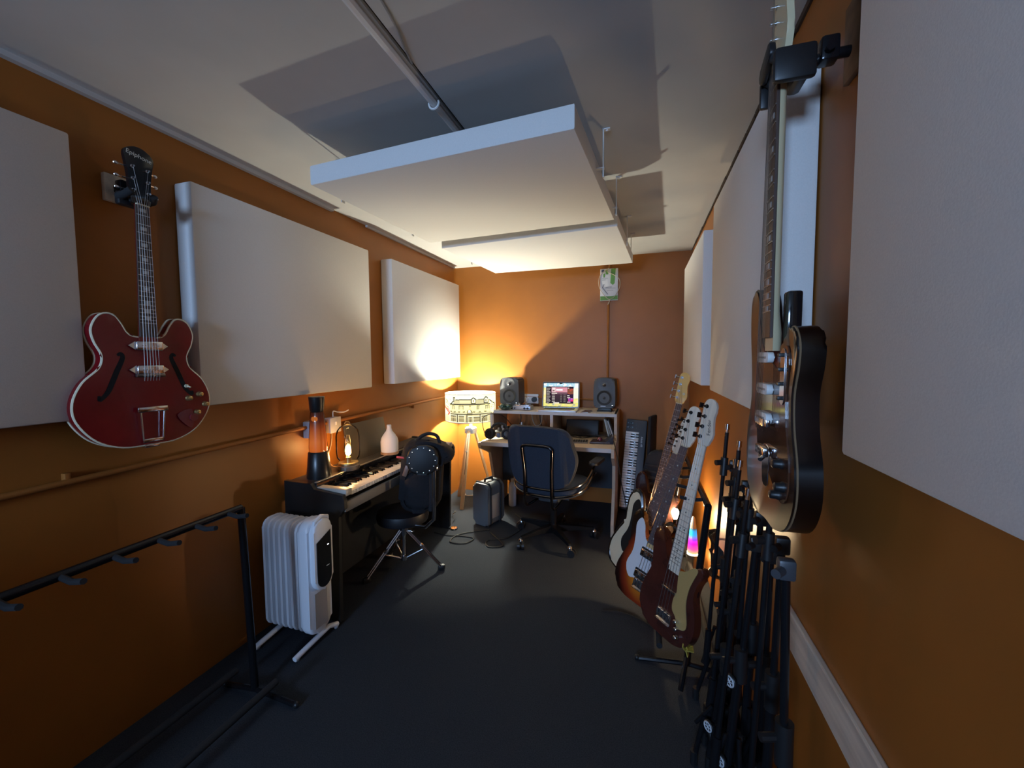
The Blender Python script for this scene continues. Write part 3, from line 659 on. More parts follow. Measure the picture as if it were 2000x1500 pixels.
# wall sockets above the piano
def wall_box(loc, label, s=(.045, .085, .088)):
    t = thing('wall_socket_box', label, 'socket', loc)
    G().box((s[0]/2, 0, 0), s, .006).obj('back_box', M('socket_grey', (.42, .42, .45), .45), t)
    G().box((s[0]+.002, 0, 0), (.006, s[1]+.002, s[2]+.002), .002).obj('cover_plate', M('socket_grey', 0), t)
    g = G(); g.box((s[0]+.006, 0, .01), (.006, .014, .022), .002); g.obj('rocker', white_pl, t)
    return t
wall_box((XL, 2.02, 1.022), 'grey surface socket box left of the lava lamp', (.05, .10, .10))
b2 = wall_box((XL, 2.185, 1.022), 'grey surface socket box right of the lava lamp', (.05, .095, .095))
g = G(); g.tube(spline([(.035, -.0, .05), (.03, .01, .085), (.03, .05, .075), (.04, .10, .07), (.05, .13, .08)], 5, closed=False), .0035, 6); g.obj('loose_wire', white_pl, b2)
tag(G().tube(spline([(XL+.01, 2.2, .98), (XL+.012, 2.19, .90), (XL+.02, 2.15, .82), (-1.84, 2.12, .775), (-1.775, 2.115, .774)], 5, closed=False), .003, 6).obj('lamp_cable', M('cable_beige', (.4, .25, .12), .5)), 'thin flex from the wall socket to the cloche lamp', 'cable')

# ------------------------------------------------------------------ oil radiator
rd = thing('oil_radiator', 'white oil filled column radiator standing in front of the piano', 'radiator', (-1.715, 1.655, 0), R(-2))
rm = M('radiator_white', (.80, .82, .87), .42)
# width direction: local x (fins stacked along x), depth along y
def fin_out(): return rrect(.135, .56, .04, 5, 0, .355)
f0 = None
for k in range(7):
    if f0 is None:
        g = G(); g.prism(fin_out(), -.0075, .0075, .005, 2, Mx=frame((0, 0, 0), (0, 0, 1), (1, 0, 0))); g.box((0, 0, .58), (.046, .035, .035), .008); g.box((0, 0, .12), (.046, .035, .035), .008)
        f0 = g.obj('fin', rm, rd); f = f0
    else: f = copy_part(f0, rd)
    f.location = (-.100+.035*k, 0, 0)
g = G(); g.prism(rrect(.145, .58, .05, 6, 0, .36), -.03, .03, .016, 3, Mx=frame((.158, 0, 0), (0, 0, 1), (1, 0, 0))); g.obj('end_housing', rm, rd)
g = G(); g.prism(rrect(.118, .36, .057, 8, 0, .475), 0, .032, .010, 3, Mx=frame((.186, 0, 0), (0, 0, 1), (1, 0, 0))); hd = g.obj('control_head', rm, rd)
g = G(); g.tube([(.20, -.045, .60), (.205, -.04, .648), (.205, .0, .665), (.205, .04, .652), (.20, .045, .60)], .010, 8); g.obj('handle', rm, hd)
pts = [(-.046, .555), (.046, .595)]+[(.046, .595-.05*k) for k in (1, 2, 3, 4)]+[(.046*math.cos(R(-a)), .37+.05*math.sin(R(-a))) for a in range(15, 166, 15)]+[(-.046, .40), (-.046, .46)]
g = G(); g.prism([(x, z-.01) for x, z in pts][::-1], 0, .004, .0008, 1, Mx=frame((.2175, 0, 0), (0, 0, 1), (1, 0, 0))); dp = g.obj('display_panel', black_gl, hd)
G().box((.2225, .025, .515), (.001, .010, .004)).obj('display_digit', EM('display_glow', (.9, .95, 1), 2.5), hd, smooth=0)
G().box((.2225, .02, .41), (.001, .020, .0025)).obj('display_mark', EM('display_dim', (.5, .5, .5), .3), hd, smooth=0)
for x in (-.09, .165):
    g = G(); g.tube([(x, -.15, .018), (x, -.11, .024), (x, .07, .045), (x, .13, .022)], .013, 10); f = g.obj('foot_bar', rm, rd)
    for y in (-.135, .12): G().sph((x, y, .013), .013, 8).obj('glide', M('glide_grey', (.3, .3, .32), .5), f)
g = G(); g.box((.190, 0, .19), (.002, .08, .18), .0005, seg=1); g.obj('vent_plate', M('vent_taupe', (.40, .36, .34), .5), rd)

# ------------------------------------------------------------------ drum throne with bag
dt = thing('drum_throne', 'black drum throne with chrome tripod legs in front of the piano', 'stool', (-1.52, 2.40, 0), R(0))
G().lathe([(.14, .355), (.165, .362), (.172, .39), (.165, .425), (.12, .440), (.02, .442)], 32).obj('seat', M('throne_vinyl', (.012, .011, .013), .45), dt)
g = G(); g.cyl((0, 0, .10), (0, 0, .355), .013, 12); g.cyl((0, 0, .33), (0, 0, .356), .055, 16); g.obj('column', chrome, dt)
g = G(); g.cyl((0, 0, .26), (0, 0, .315), .024, 14); g.cyl((.02, 0, .285), (.06, .01, .285), .006, 8); g.box((.065, .01, .285), (.012, .03, .012), .004); c_ = g.obj('clamp', chrome, dt)
G().cyl((0, 0, .085), (0, 0, .115), .022, 14).obj('hub', chrome, dt)
for a in (-128, 22, 145):
    ca, sa = math.cos(R(a)), math.sin(R(a)); n = V((-sa, ca, 0)); d = V((ca, sa, 0)); g = G()
    for s in (-1, 1): g.tube([d*.02+n*s*.012+V((0, 0, .29)), d*.245+n*s*.012+V((0, 0, .03))], .0075, 8)
    g.box((0, 0, 0), (.028, .038, .02), .004, Mx=MX.Translation(d*.12+V((0, 0, .175))) @ MX.Rotation(R(a), 4, 'Z') @ MX.Rotation(R(49), 4, 'Y'))
    l = g.obj('leg', chrome, dt)
    g = G(); g.box((0, 0, .02), (.05, .034, .04), .013, Mx=MX.Translation(d*.25) @ MX.Rotation(R(a), 4, 'Z')); g.obj('rubber_foot', black_pl, l)
    g = G(); g.tube([d*.018+V((0, 0, .098)), d*.135+V((0, 0, .155))], .006, 8); g.obj('strut', chrome, l)
g = G(); g.tube([(.06, -.06, .36), (.22, -.09, .37), (.285, -.10, .43), (.295, -.10, .77)], .012, 10); g.box((.285, -.10, .765), (.075, .03, .04), .006); br = g.obj('backrest_post', chrome, dt)
g = G()
pts = spline([(.10, -.125, 0), (.14, -.15, 0), (.19, -.14, 0), (.215, -.10, 0), (.21, -.05, 0)], 5, closed=False)
g.prism(rrect(.19, .18, .07, 6), -.022, .022, .014, 3, Mx=frame((.235, -.135, .815), (0, .06, 1), (.35, -1, 0))); pd = g.obj('backrest_pad', M('studded_leather', (.006, .0055, .0055), .55), dt)
fm = frame((.235, -.135, .815), (0, .06, 1), (.35, -1, 0)); s0 = None
for k in range(13):
    a = 2*PI*k/13; p = fm @ V((.080*math.cos(a), .076*math.sin(a), .022))
    if s0 is None: s0 = G().sph((0, 0, 0), (.0055, .0055, .0055), 8).obj('stud', chrome, pd); s = s0
    else: s = copy_part(s0, pd)
    s.location = p
bp = thing('backpack', 'black backpack with a red tag hanging over the drum throne', 'bag', (-1.365, 2.36, .445), R(6))
g = G(); g.prism(rrect(.25, .47, .09, 6, 0, .245), -.07, .07, .05, 4, Mx=frame((0, 0, 0), (.06, .05, 1), (.25, -1, 0)))
for v in g.bm.verts:
    n = math.sin(v.co.x*31+v.co.z*17)*math.cos(v.co.z*23+v.co.y*19); v.co += V((n*.007, n*.007, n*.004))
bod = g.obj('body', M('backpack_nylon', (.006, .006, .009), .85, noise=.3, nscale=60, bump=.4), bp, smooth=80)
g = G(); g.prism(rrect(.19, .24, .06, 6, 0, .16), .05, .085, .03, 3, Mx=frame((0, 0, 0), (.06, .05, 1), (.25, -1, 0))); g.obj('front_pocket', M('backpack_nylon', 0), bp, smooth=80)
g = G(); g.prism(sp2([(-.10, .34), (0, .31), (.14, .33), (.20, .38), (.16, .44), (.05, .475), (-.06, .47), (-.12, .42)], 4), -.06, .10, .04, 3, Mx=frame((.0, .0, 0), (.06, .05, 1), (.25, -1, 0)))
g.obj('top_flap', M('backpack_nylon', 0), bp, smooth=80)
g = G(); g.tube(spline([(-.02, -.02, .45), (.02, -.015, .495), (.07, 0, .515), (.12, .01, .50), (.14, .01, .45)], 5, closed=False), .011, 8); g.obj('carry_handle', black_fab, bp)
g = G(); g.tube(spline([(.11, -.075, .43), (.115, -.085, .30), (.115, -.085, .15), (.10, -.07, .04)], 5, closed=False), .014, 6); g.obj('shoulder_strap', black_fab, bp)
g = G(); g.box((0, 0, 0), (.052, .004, .013), .001, Mx=XFORM((-.085, -.088, .375), 0, R(8), R(12))); g.obj('brand_tag', M('red_tag', (.75, .08, .07), .5), bp)
g = G(); g.box((0, 0, 0), (.028, .006, .07), .002, Mx=XFORM((-.05, -.09, .29), 0, R(20), R(12))); g.obj('side_zip', M('zip_bronze', (.22, .13, .09), .4), bp)

# ------------------------------------------------------------------ tripod lamp with printed drum shade
tl = thing('tripod_lamp', 'wooden tripod floor lamp with a printed drum shade in the corner', 'floor lamp', (-1.612, 3.80, 0))
zs, hs_, rs = .832, .268, .248
leg_w = M('lamp_leg_wood', (.58, .40, .24), .5, noise=.12, nscale=10, stretch=(6, 6, .6))
for a in (-92, 28, 148):
    d = V((math.cos(R(a)), math.sin(R(a)), 0)); a0 = d*.035+V((0, 0, .74)); a1 = d*.23+V((0, 0, .0))
    q = (a1-a0).to_track_quat('Z', 'Y').to_matrix().to_4x4(); L = (a1-a0).length
    l = G().box((0, 0, L/2), (.034, .024, L), .004, Mx=MX.Translation(a0) @ q).obj('leg', leg_w, tl)
    G().cyl(a0+(a1-a0)*.28+d*.014, a0+(a1-a0)*.28+d*.024, .008, 10).obj('leg_knob', grey_pl, l)
    g = G(); g.box((0, 0, L*.32), (.008, .028, L*.5), .001, seg=1, Mx=MX.Translation(a0) @ q); g.obj('leg_channel', M('channel_dark', (.20, .14, .10), .5), l)
g = G(); g.prism(rrect(.10, .10, .02), .70, .752, .006, 2); g.lathe([(.05, .752), (.05, .760), (.018, .765), (.012, .80), (.012, .835)], 16)
g.obj('tripod_head', M('pale_metal', (.55, .62, .70), .4, metal=.3), tl)
g = G(); g.cyl((0, 0, .80), (0, 0, .93), .012, 10); g.obj('stem', white_pl, tl)
W2, H2 = 400, 110
IV = (.90, .86, .62)
img = [[IV]*W2 for _ in range(H2)]
def rect(x0, y0_, x1, y1_, c):
    for j in range(max(0, int(y0_*H2)), min(H2, int(y1_*H2)+1)):
        for i in range(max(0, int(x0*W2)), min(W2, int(x1*W2)+1)): img[j][i] = c
def line(x0, y0_, x1, y1_, c, wd=1):
    n = int(max(abs(x1-x0)*W2, abs(y1_-y0_)*H2))+1
    for k in range(n+1):
        i = int((x0+(x1-x0)*k/n)*W2); j = int((y0_+(y1_-y0_)*k/n)*H2)
        for di in range(-wd+1, wd+1):
            for dj in range(-wd+1, wd+1):
                if 0 <= i+di < W2 and 0 <= j+dj < H2: img[j+dj][i+di] = c
INK, GR, YE, BR, SKY = (.05, .045, .035), (.42, .39, .25), (.88, .78, .34), (.30, .26, .15), (.78, .84, .66)
rect(0, .06, 1, .33, SKY); rect(.18, .18, .86, .335, GR); rect(.30, .2, .5, .28, (.52, .49, .33)); rect(.11, .335, .87, .60, YE); rect(.12, .60, .88, .67, (.7, .63, .38)); rect(.12, .68, .9, .97, (.52, .47, .30))
line(.11, .345, .87, .335, INK, 2); line(.22, .175, .52, .165, INK, 2); line(.6, .165, .78, .16, INK); line(.12, .34, .2, .18, INK, 2); line(.86, .2, .96, .36, INK, 2); line(.87, .335, .87, .6, INK)
for x0, x1, yt in ((.515, .595, .10), (.755, .83, .08)):
    rect(x0, yt+.06, x1, .285, IV); line(x0, yt+.06, (x0+x1)/2, yt, INK, 2); line((x0+x1)/2, yt, x1, yt+.06, INK, 2); line(x0, yt+.06, x0, .285, INK, 2); line(x1, yt+.06, x1, .285, INK, 2); line(x0, .285, x1, .285, INK, 2); rect(x0+.025, yt+.09, x1-.025, .25, BR)
rect(.175, .10, .205, .21, IV)
for a in ((.175, .10, .175, .21), (.205, .10, .205, .21), (.175, .10, .205, .10)): line(*a, INK, 2)
for x in (.175, .30, .345, .49, .635, .66, .80, .835): rect(x-.016, .39, x+.016, .505, (.45, .42, .26)); line(x-.018, .385, x-.018, .51, INK); line(x+.018, .385, x+.018, .51, INK); line(x-.018, .39, x+.018, .39, INK)
for x in (.13, .20, .285, .37, .565, .675, .78): rect(x-.02, .575, x+.02, .605, INK); rect(x-.012, .595, x+.012, .615, BR)
rect(.43, .62, .53, .72, BR); line(.43, .62, .455, .53, INK, 2); line(.455, .53, .5, .53, INK, 2); line(.5, .53, .53, .62, INK, 2); rect(.455, .54, .50, .62, IV)
line(.12, .625, .89, .625, INK); line(.12, .675, .9, .675, INK, 2)
for x0, x1, yt in ((.12, .225, .745), (.275, .375, .745), (.46, .53, .78), (.555, .665, .79), (.70, .82, .75)):
    rect(x0-.012, yt-.03, x1+.012, .97, (.82, .78, .56)); rect(x0, yt, x1, .945, BR); line(x0, yt, x1, yt, INK, 1); line((x0+x1)/2, yt, (x0+x1)/2, .945, INK); line(x0, yt+.06, x1, yt+.06, (.5, .46, .3))
for x in (.25, .425, .68): line(x, .70, x, .98, INK, 3)
for k in range(70):
    x = .9+random.random()*.09; y = .28+random.random()*.62; line(x, y, x+random.uniform(-.02, .02), y+random.uniform(-.05, .05), (.25, .24, .14) if k % 2 else (.5, .52, .3), 1)
line(.965, .4, .97, .85, INK, 3); line(.955, .42, .955, .8, (.85, .82, .6), 2)
for k in range(16):
    x = .01+random.random()*.09; y = .12+random.random()*.36; line(x, y, x+.03, y+.04, (.35, .33, .2), 1)
line(.005, .46, .10, .66, (.62, .10, .08), 3); line(.10, .63, .06, .76, (.62, .10, .08), 3); line(.06, .52, .09, .60, (.7, .25, .2), 4); rect(.02, .74, .10, .95, (.72, .68, .42))
rect(0, 0, 1, .035, (.93, .9, .74)); rect(0, .972, 1, 1, (.93, .9, .74))
me = bpy.data.meshes.new('shade'); NV, NZ = 360, 90; vs = []; fs = []; cols = []
phi_c = math.atan2(-3.80, 1.60)
for j in range(NZ+1):
    for i in range(NV): a = phi_c - PI/2 + 2*PI*i/NV; vs.append((rs*math.cos(a), rs*math.sin(a), hs_*(1-j/NZ)))
for j in range(NZ):
    for i in range(NV):
        fs.append((j*NV+i, (j+1)*NV+i, (j+1)*NV+(i+1) % NV, j*NV+(i+1) % NV))
        u = (i+.5)/NV*2
        fx = .5-.5*math.cos(PI*(u % 1.0)) ; cols.append(img[min(H2-1, int((j+.5)/NZ*H2))][min(W2-1, int(fx*W2))])
me.from_pydata(vs, [], fs)
ca = me.color_attributes.new('print', 'FLOAT_COLOR', 'CORNER')
for f, c in zip(me.polygons, cols):
    for li in f.loop_indices: ca.data[li].color = (*c, 1)
me.materials.append(ATTR('shade_print', translucent=True)); me.shade_smooth()
so = bpy.data.objects.new('lamp_shade', me); COL.objects.link(so); so.parent = tl; so.location = (0, 0, zs)
g = G()
for z in (0, hs_): g.tube([(rs*math.cos(2*PI*k/48), rs*math.sin(2*PI*k/48), z) for k in range(48)], .003, 6, closed=True)
for k in range(3): g.cyl((0, 0, .02), (rs*math.cos(2*PI*k/3), rs*math.sin(2*PI*k/3), .001), .0018, 6)
g.obj('shade_ring', M('ring_white', (.7, .68, .6), .5), tl, loc=(0, 0, zs))
G().cyl((0, 0, .925), (0, 0, .945), .018, 12).obj('bulb_holder', white_pl, tl)
G().sph((0, 0, .97), .03, 16).obj('bulb', EM('warm_bulb', (.95, .94, .78), LAMP_W*110), tl)

# ------------------------------------------------------------------ lava lamp and bare bulb by the rack
sl = thing('lava_lamp', 'small rainbow lava lamp glowing low by the right wall', 'lava lamp', (.335, 2.90, 0))
G().lathe([(.055, 0), (.05, .02), (.034, .09), (.034, .10), (.036, .145)], 24).obj('base', M('lava_silver', (.30, .30, .32), .3, metal=.8), sl)
G().lathe([(.034, 0), (.0335, .02), (.021, .17), (.019, .175)], 24, c=(0, 0, 0)).obj('glowing_liquid', RAMPZ('rainbow', [(0, 'ffd98a'), (.10, 'ff9a70'), (.22, 'ff4a8a'), (.42, 'e812a8'), (.58, '7a2ad8'), (.76, '1a86d8'), (.92, '1470a0'), (1, '303a50')], 0, .175, emit=1.7), sl, loc=(0, 0, .145))
G().lathe([(.0345, 0), (.0345, .010)], 20).obj('base_glow', EM('lava_bulb_glow', (1, .78, .42), 140), sl, loc=(0, 0, .1455))
G().lathe([(.0205, 0), (.013, .055), (.006, .075), (.002, .078)], 20).obj('cap', M('lava_silver', 0), sl, loc=(0, 0, .32))
bt = thing('bulb_lamp', 'small bare bulb lamp glowing behind the bass necks', 'lamp', (.224, 2.90, 0))
g = G(); g.lathe([(.05, 0), (.05, .012), (.012, .02), (.007, .03), (.007, .33), (.014, .34), (.014, .37)], 16); g.obj('stand', black_met, bt)
G().lathe([(.012, .37), (.022, .40), (.024, .415), (.016, .432), (.004, .437)], 16).obj('bulb', EM('floor_bulb', (1, .74, .42), FLOOR_W*200), bt)

# ------------------------------------------------------------------ studio desk
dx0, dx1, dyf, dyb, dz, hz, hyf = -1.36, -.198, 3.365, 4.115, .71, .945, 3.70
dkk = thing('studio_desk', 'wooden studio desk with a raised shelf in front of the back wall', 'desk', ((dx0+dx1)/2, (dyf+dyb)/2, 0))
o = dkk.location
def L_(x, y, z): return (x-o.x, y-o.y, z)
g = G(); g.box(L_((dx0+dx1)/2, (dyf+dyb)/2, dz-.0165), (dx1-dx0-.05, dyb-dyf, .033), .002); g.obj('desktop', desk_w, dkk)
g = G(); g.box(L_((dx0+dx1)/2, dyf-.001, dz-.0165), (dx1-dx0-.05, .003, .033), 0); g.obj('edge_band', desk_edge, dkk, smooth=0)
YZ = MX(((0, 0, 1, 0), (1, 0, 0, 0), (0, 1, 0, 0), (0, 0, 0, 1)))
for x, prof in ((dx0+.0125, [(3.365, .70), (3.365, .655), (3.62, .56), (3.80, .06), (3.80, 0), (4.115, 0), (4.115, hz-.026), (hyf, hz-.026), (hyf, .70)]),
                (dx1-.0125, [(3.345, .71), (3.345, .64), (3.50, .54), (3.50, .34), (3.345, .10), (3.345, 0), (4.115, 0), (4.115, hz), (hyf, hz), (hyf, .71)])):
    G().prism([(y-o.y, z) for y, z in prof][::-1], -.0125, .0125, .0015, 1, Mx=MX.Translation((x-o.x, 0, 0)) @ YZ).obj('side_panel', desk_side, dkk, smooth=0)
g = G(); g.box(L_((dx0+dx1)/2+.01, (hyf+dyb)/2, hz-.013), (dx1-dx0-.03, dyb-hyf, .026), .0015); g.obj('raised_shelf', M('shelf_board', (.62, .55, .46), .45, noise=.08, nscale=8), dkk)
g = G(); g.box(L_((dx0+dx1)/2+.01, hyf-.001, hz-.013), (dx1-dx0-.03, .003, .026)); g.obj('shelf_edge', desk_edge, dkk, smooth=0)
g = G(); g.box(L_(-.777, (hyf+dyb)/2, (dz+hz-.026)/2), (.028, dyb-hyf-.002, hz-.026-dz), .001); g.obj('divider', desk_edge, dkk, smooth=0)
g = G(); g.box(L_(-.777, 3.95, .44), (1.10, .018, .46)); g.obj('shade_board', M('navy_shade', (.022, .026, .036), .6), dkk, smooth=0)  # shadow on the wall under the desk, put in as a dark navy board
g = G(); g.box(L_(dx0+.002, hyf+.0, hz-.13), (.02, .004, .20)); g.obj('hutch_edge', desk_edge, dkk, smooth=0)

# studio monitors
def monitor(x, y, label, glow):
    t = thing('studio_monitor', label, 'speaker', (x, y, hz), R(-3), 'studio monitors on the desk shelf')
    body = M('monitor_grey', (.055, .058, .064), .5)
    g = G(); out = sp2([(-.094, .05), (-.097, .15), (-.092, .255), (-.078, .286), (0, .293), (.078, .286), (.092, .255), (.097, .15), (.094, .05), (.075, .024), (0, .017), (-.075, .024)], 5)
    g.prism([(p[0], p[1]+.012) for p in out], -.12, .06, .022, 4, Mx=frame((0, 0, 0), (0, 0, 1), (0, -1, 0)))
    bd = g.obj('cabinet', body, t, smooth=60)
    F = frame((0, -.060, 0), (0, 0, 1), (0, -1, 0))
    g = G(); g.lathe([(.073, .0005), (.072, .004), (.066, .003)], 32, Mx=F @ MX.Translation((0, .125, 0)), cap=False); g.obj('woofer_rim', body, t)
    g = G(); g.lathe([(.066, .003), (.063, .005), (.056, .003), (.03, -.006), (.018, -.002), (.010, .001), (.001, .002)], 32, Mx=F @ MX.Translation((0, .125, 0)), cap=False)
    g.obj('woofer_cone', M('cone_black', (.012, .012, .013), .6), t)
    g = G(); g.lathe([(.058, .001), (.04, .0004), (.022, -.0035), (.018, -.004)], 28, Mx=F @ MX.Translation((0, .243, .0015)), cap=False); g.obj('waveguide', M('guide_grey', (.05, .053, .06), .45), t)
    g = G(); g.lathe([(.018, -.002), (.012, .005), (.002, .008)], 20, Mx=F @ MX.Translation((0, .243, 0)), cap=False); g.obj('tweeter_dome', M('dome_metal', (.1, .1, .11), .25, metal=.8), t)
    g = G(); g.prism(rrect(.12, .02, .005), 0, .09, .004, 2, Mx=frame((0, .045, .014), (0, 0, 1), (0, -1, 0))); g.box((0, -.01, .006), (.13, .12, .012), .004); g.obj('rubber_stand', black_pl, t)
    G().box((.072, -.0615, .060), (.007, .002, .005)).obj('status_light', EM('status_'+label[:6], (.9, .95, 1), glow), t, smooth=0)
    G().box((-.01, -.0615, .050), (.046, .0015, .004)).obj('badge', M('badge_silver', (.6, .6, .62), .3, metal=.6), t, smooth=0)
    return t
monitor(-1.222, 3.91, 'dark grey studio monitor on shelf beside the drum shade lamp', 2.5)
monitor(-.318, 3.91, 'dark grey studio monitor right of the laptop', 3.5)

# laptop
lp = thing('laptop', 'open silver laptop with a bright colourful screen on the desk shelf', 'laptop', (-.735, 3.83, hz), R(3))
alu = M('laptop_alu', (.55, .55, .57), .35, metal=.7)
G().prism(rrect(.355, .245, .012), 0, .014, .003, 2).obj('base', alu, lp)
key_m = M('laptop_key', (.012, .012, .013), .5); kp = G(); kp.prism(rrect(.29, .115, .004, 3, 0, .035), .0136, .0146); kp.obj('keyboard_well', black_pl, lp, smooth=0)
k0 = None
for r in range(5):
    for c in range(13):
        if k0 is None: k0 = G().box((0, 0, 0), (.0185, .0185, .0022), .0008, seg=1).obj('key', key_m, lp); k = k0
        else: k = copy_part(k0, lp)
        k.location = (-.132+.022*c, -.008+.0215*r, .0155)
G().prism(rrect(.15, .085, .004, 3, 0, -.075), .0136, .0144).obj('trackpad', M('trackpad', (.4, .4, .42), .3, metal=.5), lp, smooth=0)
SF = frame((0, .121, .012), (0, .17, 1), (0, -1, .17))
G().prism(rrect(.355, .248, .012, 5, 0, .126), -.006, 0, .002, 2, Mx=SF).obj('lid', alu, lp)
G().prism(rrect(.351, .244, .010, 5, 0, .126), .0001, .0008, Mx=SF).obj('bezel', black_gl, lp, smooth=0)
SW, SH = 96, 62
def scol(u, v):
    n = math.sin(u*23+v*7)*math.sin(v*19-u*11)+.6*math.sin(u*51)*math.cos(v*37)
    if abs(u-.5) < .045 and v > .965: return (.004, .004, .004)
    if .075 < u < .865 and .125 < v < .855:
        x = (u-.075)/.79; y = (v-.125)/.73
        if y > .965: return (.012, .01, .02)
        if x < .19:
            k = (y*15) % 1
            return (.55, .50, .47) if .3 < k < .72 and .03 < x < .10+.07*abs(math.sin(int(y*15)*2.3)) and y < .93 else (.02, .012, .02)
        if x < .77:
            if y > .66:
                if .22 < x < .34 and .69 < y < .93: return (.85, .70, .68) if not (.24 < x < .32 and .72 < y < .80) else (.25, .12, .12)
                if .36 < x < .60 and .76 < y < .84: return (1, .92, .92)
                return (.55+.15*x, .28, .34)
            if y > .56: return (.75, .68, .6) if .21 < x < .40 and .585 < y < .625 else (.16, .08, .11)
            k = (y*13) % 1
            if .1 < y < .52 and .3 < k < .7 and (.22 < x < .33 or .53 < x < .58 or .64 < x < .72): return (.5, .46, .42) if x < .35 else (.22, .2, .18)
            if y < .07 and .27 < x < .48: return (.8, .72, .65)
            return (.025+.06*y, .02+.02*y, .028+.03*y)
        if y > .55:
            return (.22+.22*max(0, n), .075, .045) if (x-.9)**2+(y-.72)**2 < .028 else ((.8, .75, .72) if .79 < x < .84 and .9 < y < .93 else (.02, .012, .03))
        if .44 < y < .5 and x < .86: return (.8, .72, .7)
        if .34 < y < .38 and x < .88: return (.8, .72, .7)
        if .14 < y < .32 and .82 < x < .98: return (.75, .03, .2) if n > .1 else ((.3, .06, .4) if n > -.4 else (.8, .25, .6))
        if .08 < y < .12 and x < .9: return (.8, .6, .6)
        return (.03, .015, .04)
    if v > .80: return (.36+.2*n, .66+.08*n, .82) if n > -.3 and u < .9 else (.85, .9, .9)
    if u > .86 and v > .35: return (.85, .85, .72)
    if v < .18: return (.80, .70+.1*n, .22+.25*max(0, -n)) if n > -.6 else (.42, .48, .30)
    return (.85, .76, .38+.15*n)
vs = []; fs = []; cols = []
for j in range(SH+1):
    for i in range(SW+1): vs.append(SF @ V((-.168+.336*i/SW, .012+.226*j/SH, .0010)))
for j in range(SH):
    for i in range(SW):
        a = j*(SW+1)+i; fs.append((a, a+1, a+SW+2, a+SW+1)); cols.append(scol((i+.5)/SW, (j+.5)/SH))
me = bpy.data.meshes.new('screen'); me.from_pydata([tuple(v) for v in vs], [], fs)
ca = me.color_attributes.new('print', 'FLOAT_COLOR', 'CORNER')
for f, c in zip(me.polygons, cols):
    for li in f.loop_indices: ca.data[li].color = (*[max(0, x) for x in c], 1)
me.materials.append(ATTR('screen_light', emit=1.15)); so = bpy.data.objects.new('screen', me); COL.objects.link(so); so.parent = lp

# small things on the shelf
t = thing('audio_interface', 'small silver audio interface box on the shelf beside left monitor', 'audio interface', (-1.075, 3.81, hz))
G().box((0, 0, .023), (.175, .11, .038), .004).obj('case', M('interface_silver', (.40, .41, .47), .35, metal=.5), t)
for x in (-.065, .03, .06): G().cyl((x, -.055, .022), (x, -.068, .022), .007 if x < 0 else .010, 12).obj('front_knob', black_pl, t)
G().prism(rrect(.15, .09, .01), .042, .050, .002, 2).obj('top_lid', M('lid_chrome', (.5, .5, .52), .25, metal=.8), t)
for x in (-.04, .03): G().cyl((x, .01, .050), (x, .01, .066), .010, 12).obj('top_knob', chrome, t)
t = thing('bowl', 'dark green glossy bowl in front of the left monitor', 'bowl', (-1.235, 3.755, hz))
G().lathe([(.025, 0), (.045, .008), (.068, .03), (.066, .036), (.055, .03), (.03, .012), (.004, .008)], 28).obj('glass_bowl', M('green_glass', (.012, .045, .028), .08, coat=.8), t)
G().sph((-.025, -.01, .036), (.026, .024, .026), 14).obj('green_ornament', M('green_ornament', (.02, .06, .04), .12, coat=.8), t); G().sph((.028, .0, .034), (.024, .022, .024), 14).obj('green_ornament', M('green_ornament', 0), t)
t = thing('wall_socket', 'white double wall socket with a black round plug behind the shelf', 'socket', (-1.085, 4.15, 1.02))
G().box((0, -.012, 0), (.168, .024, .098), .005).obj('face_plate', M('socket_white', (.66, .66, .68), .4), t)
G().cyl((.045, -.024, -.005), (.045, -.062, -.005), .026, 18).obj('plug', black_pl, t)
G().lathe([(.024, 0), (.024, .03), (.01, .035)], 16, Mx=frame((-.045, -.024, -.005), (0, 0, 1), (0, -1, 0))).obj('round_adaptor', M('adaptor_white', (.7, .69, .68), .4), t)
t = thing('smartphone', 'dark smartphone lying on the shelf right of the laptop', 'phone', (-.47, 3.79, hz), R(-8))
G().prism(rrect(.075, .15, .010), 0, .008, .002, 2).obj('body', M('phone_edge', (.4, .4, .42), .35, metal=.6), t); G().prism(rrect(.069, .144, .008), .0081, .0086).obj('screen', black_gl, t, smooth=0)
t = thing('mixer', 'small black mixer box on the desk beside the headphones', 'mixer', (-1.19, 3.70, dz), R(-10))
G().prism([(-.09, 0), (.09, 0), (.09, .075), (-.09, .045)], -.11, .11, .004, 2, Mx=frame((0, 0, 0), (0, 0, 1), (1, 0, 0))).obj('case', M('mixer_grey', (.05, .05, .055), .5), t)
for i in range(4):
    for j in range(2): G().cyl((-.075+.05*i, -.05+.07*j, .053+.011*j), (-.075+.05*i, -.05+.07*j, .078+.011*j), .009, 10).obj('knob', M('knob_silver', (.55, .55, .57), .3, metal=.5), t)
t = thing('headphones', 'black over ear headphones resting on the left of the desktop', 'headphones', (-1.235, 3.50, dz), R(-20))
for s, c in ((-1, V((-.05, -.03, .052))), (1, V((.075, .055, .05)))):
    F = frame(c, (0, .15, 1), (.25, -1, .1)) @ MX.Rotation(s*.1, 4, 'Y')
    G().lathe([(.030, -.022), (.046, -.018), (.050, .0), (.046, .016), (.030, .020), (.02, .018)], 24, Mx=F).obj('ear_cup', M('cup_black', (.014, .014, .015), .4), t)
    G().tube([F @ V((.036*math.cos(2*PI*k/24), .036*math.sin(2*PI*k/24), .02)) for k in range(24)], .012, 8, closed=True).obj('ear_pad', black_fab, t)
g = G(); g.tube(spline([(-.05, -.02, .09), (-.045, .02, .125), (0, .05, .14), (.05, .065, .125), (.075, .06, .09)], 5, closed=False), .011, 8); g.obj('headband', black_fab, t)
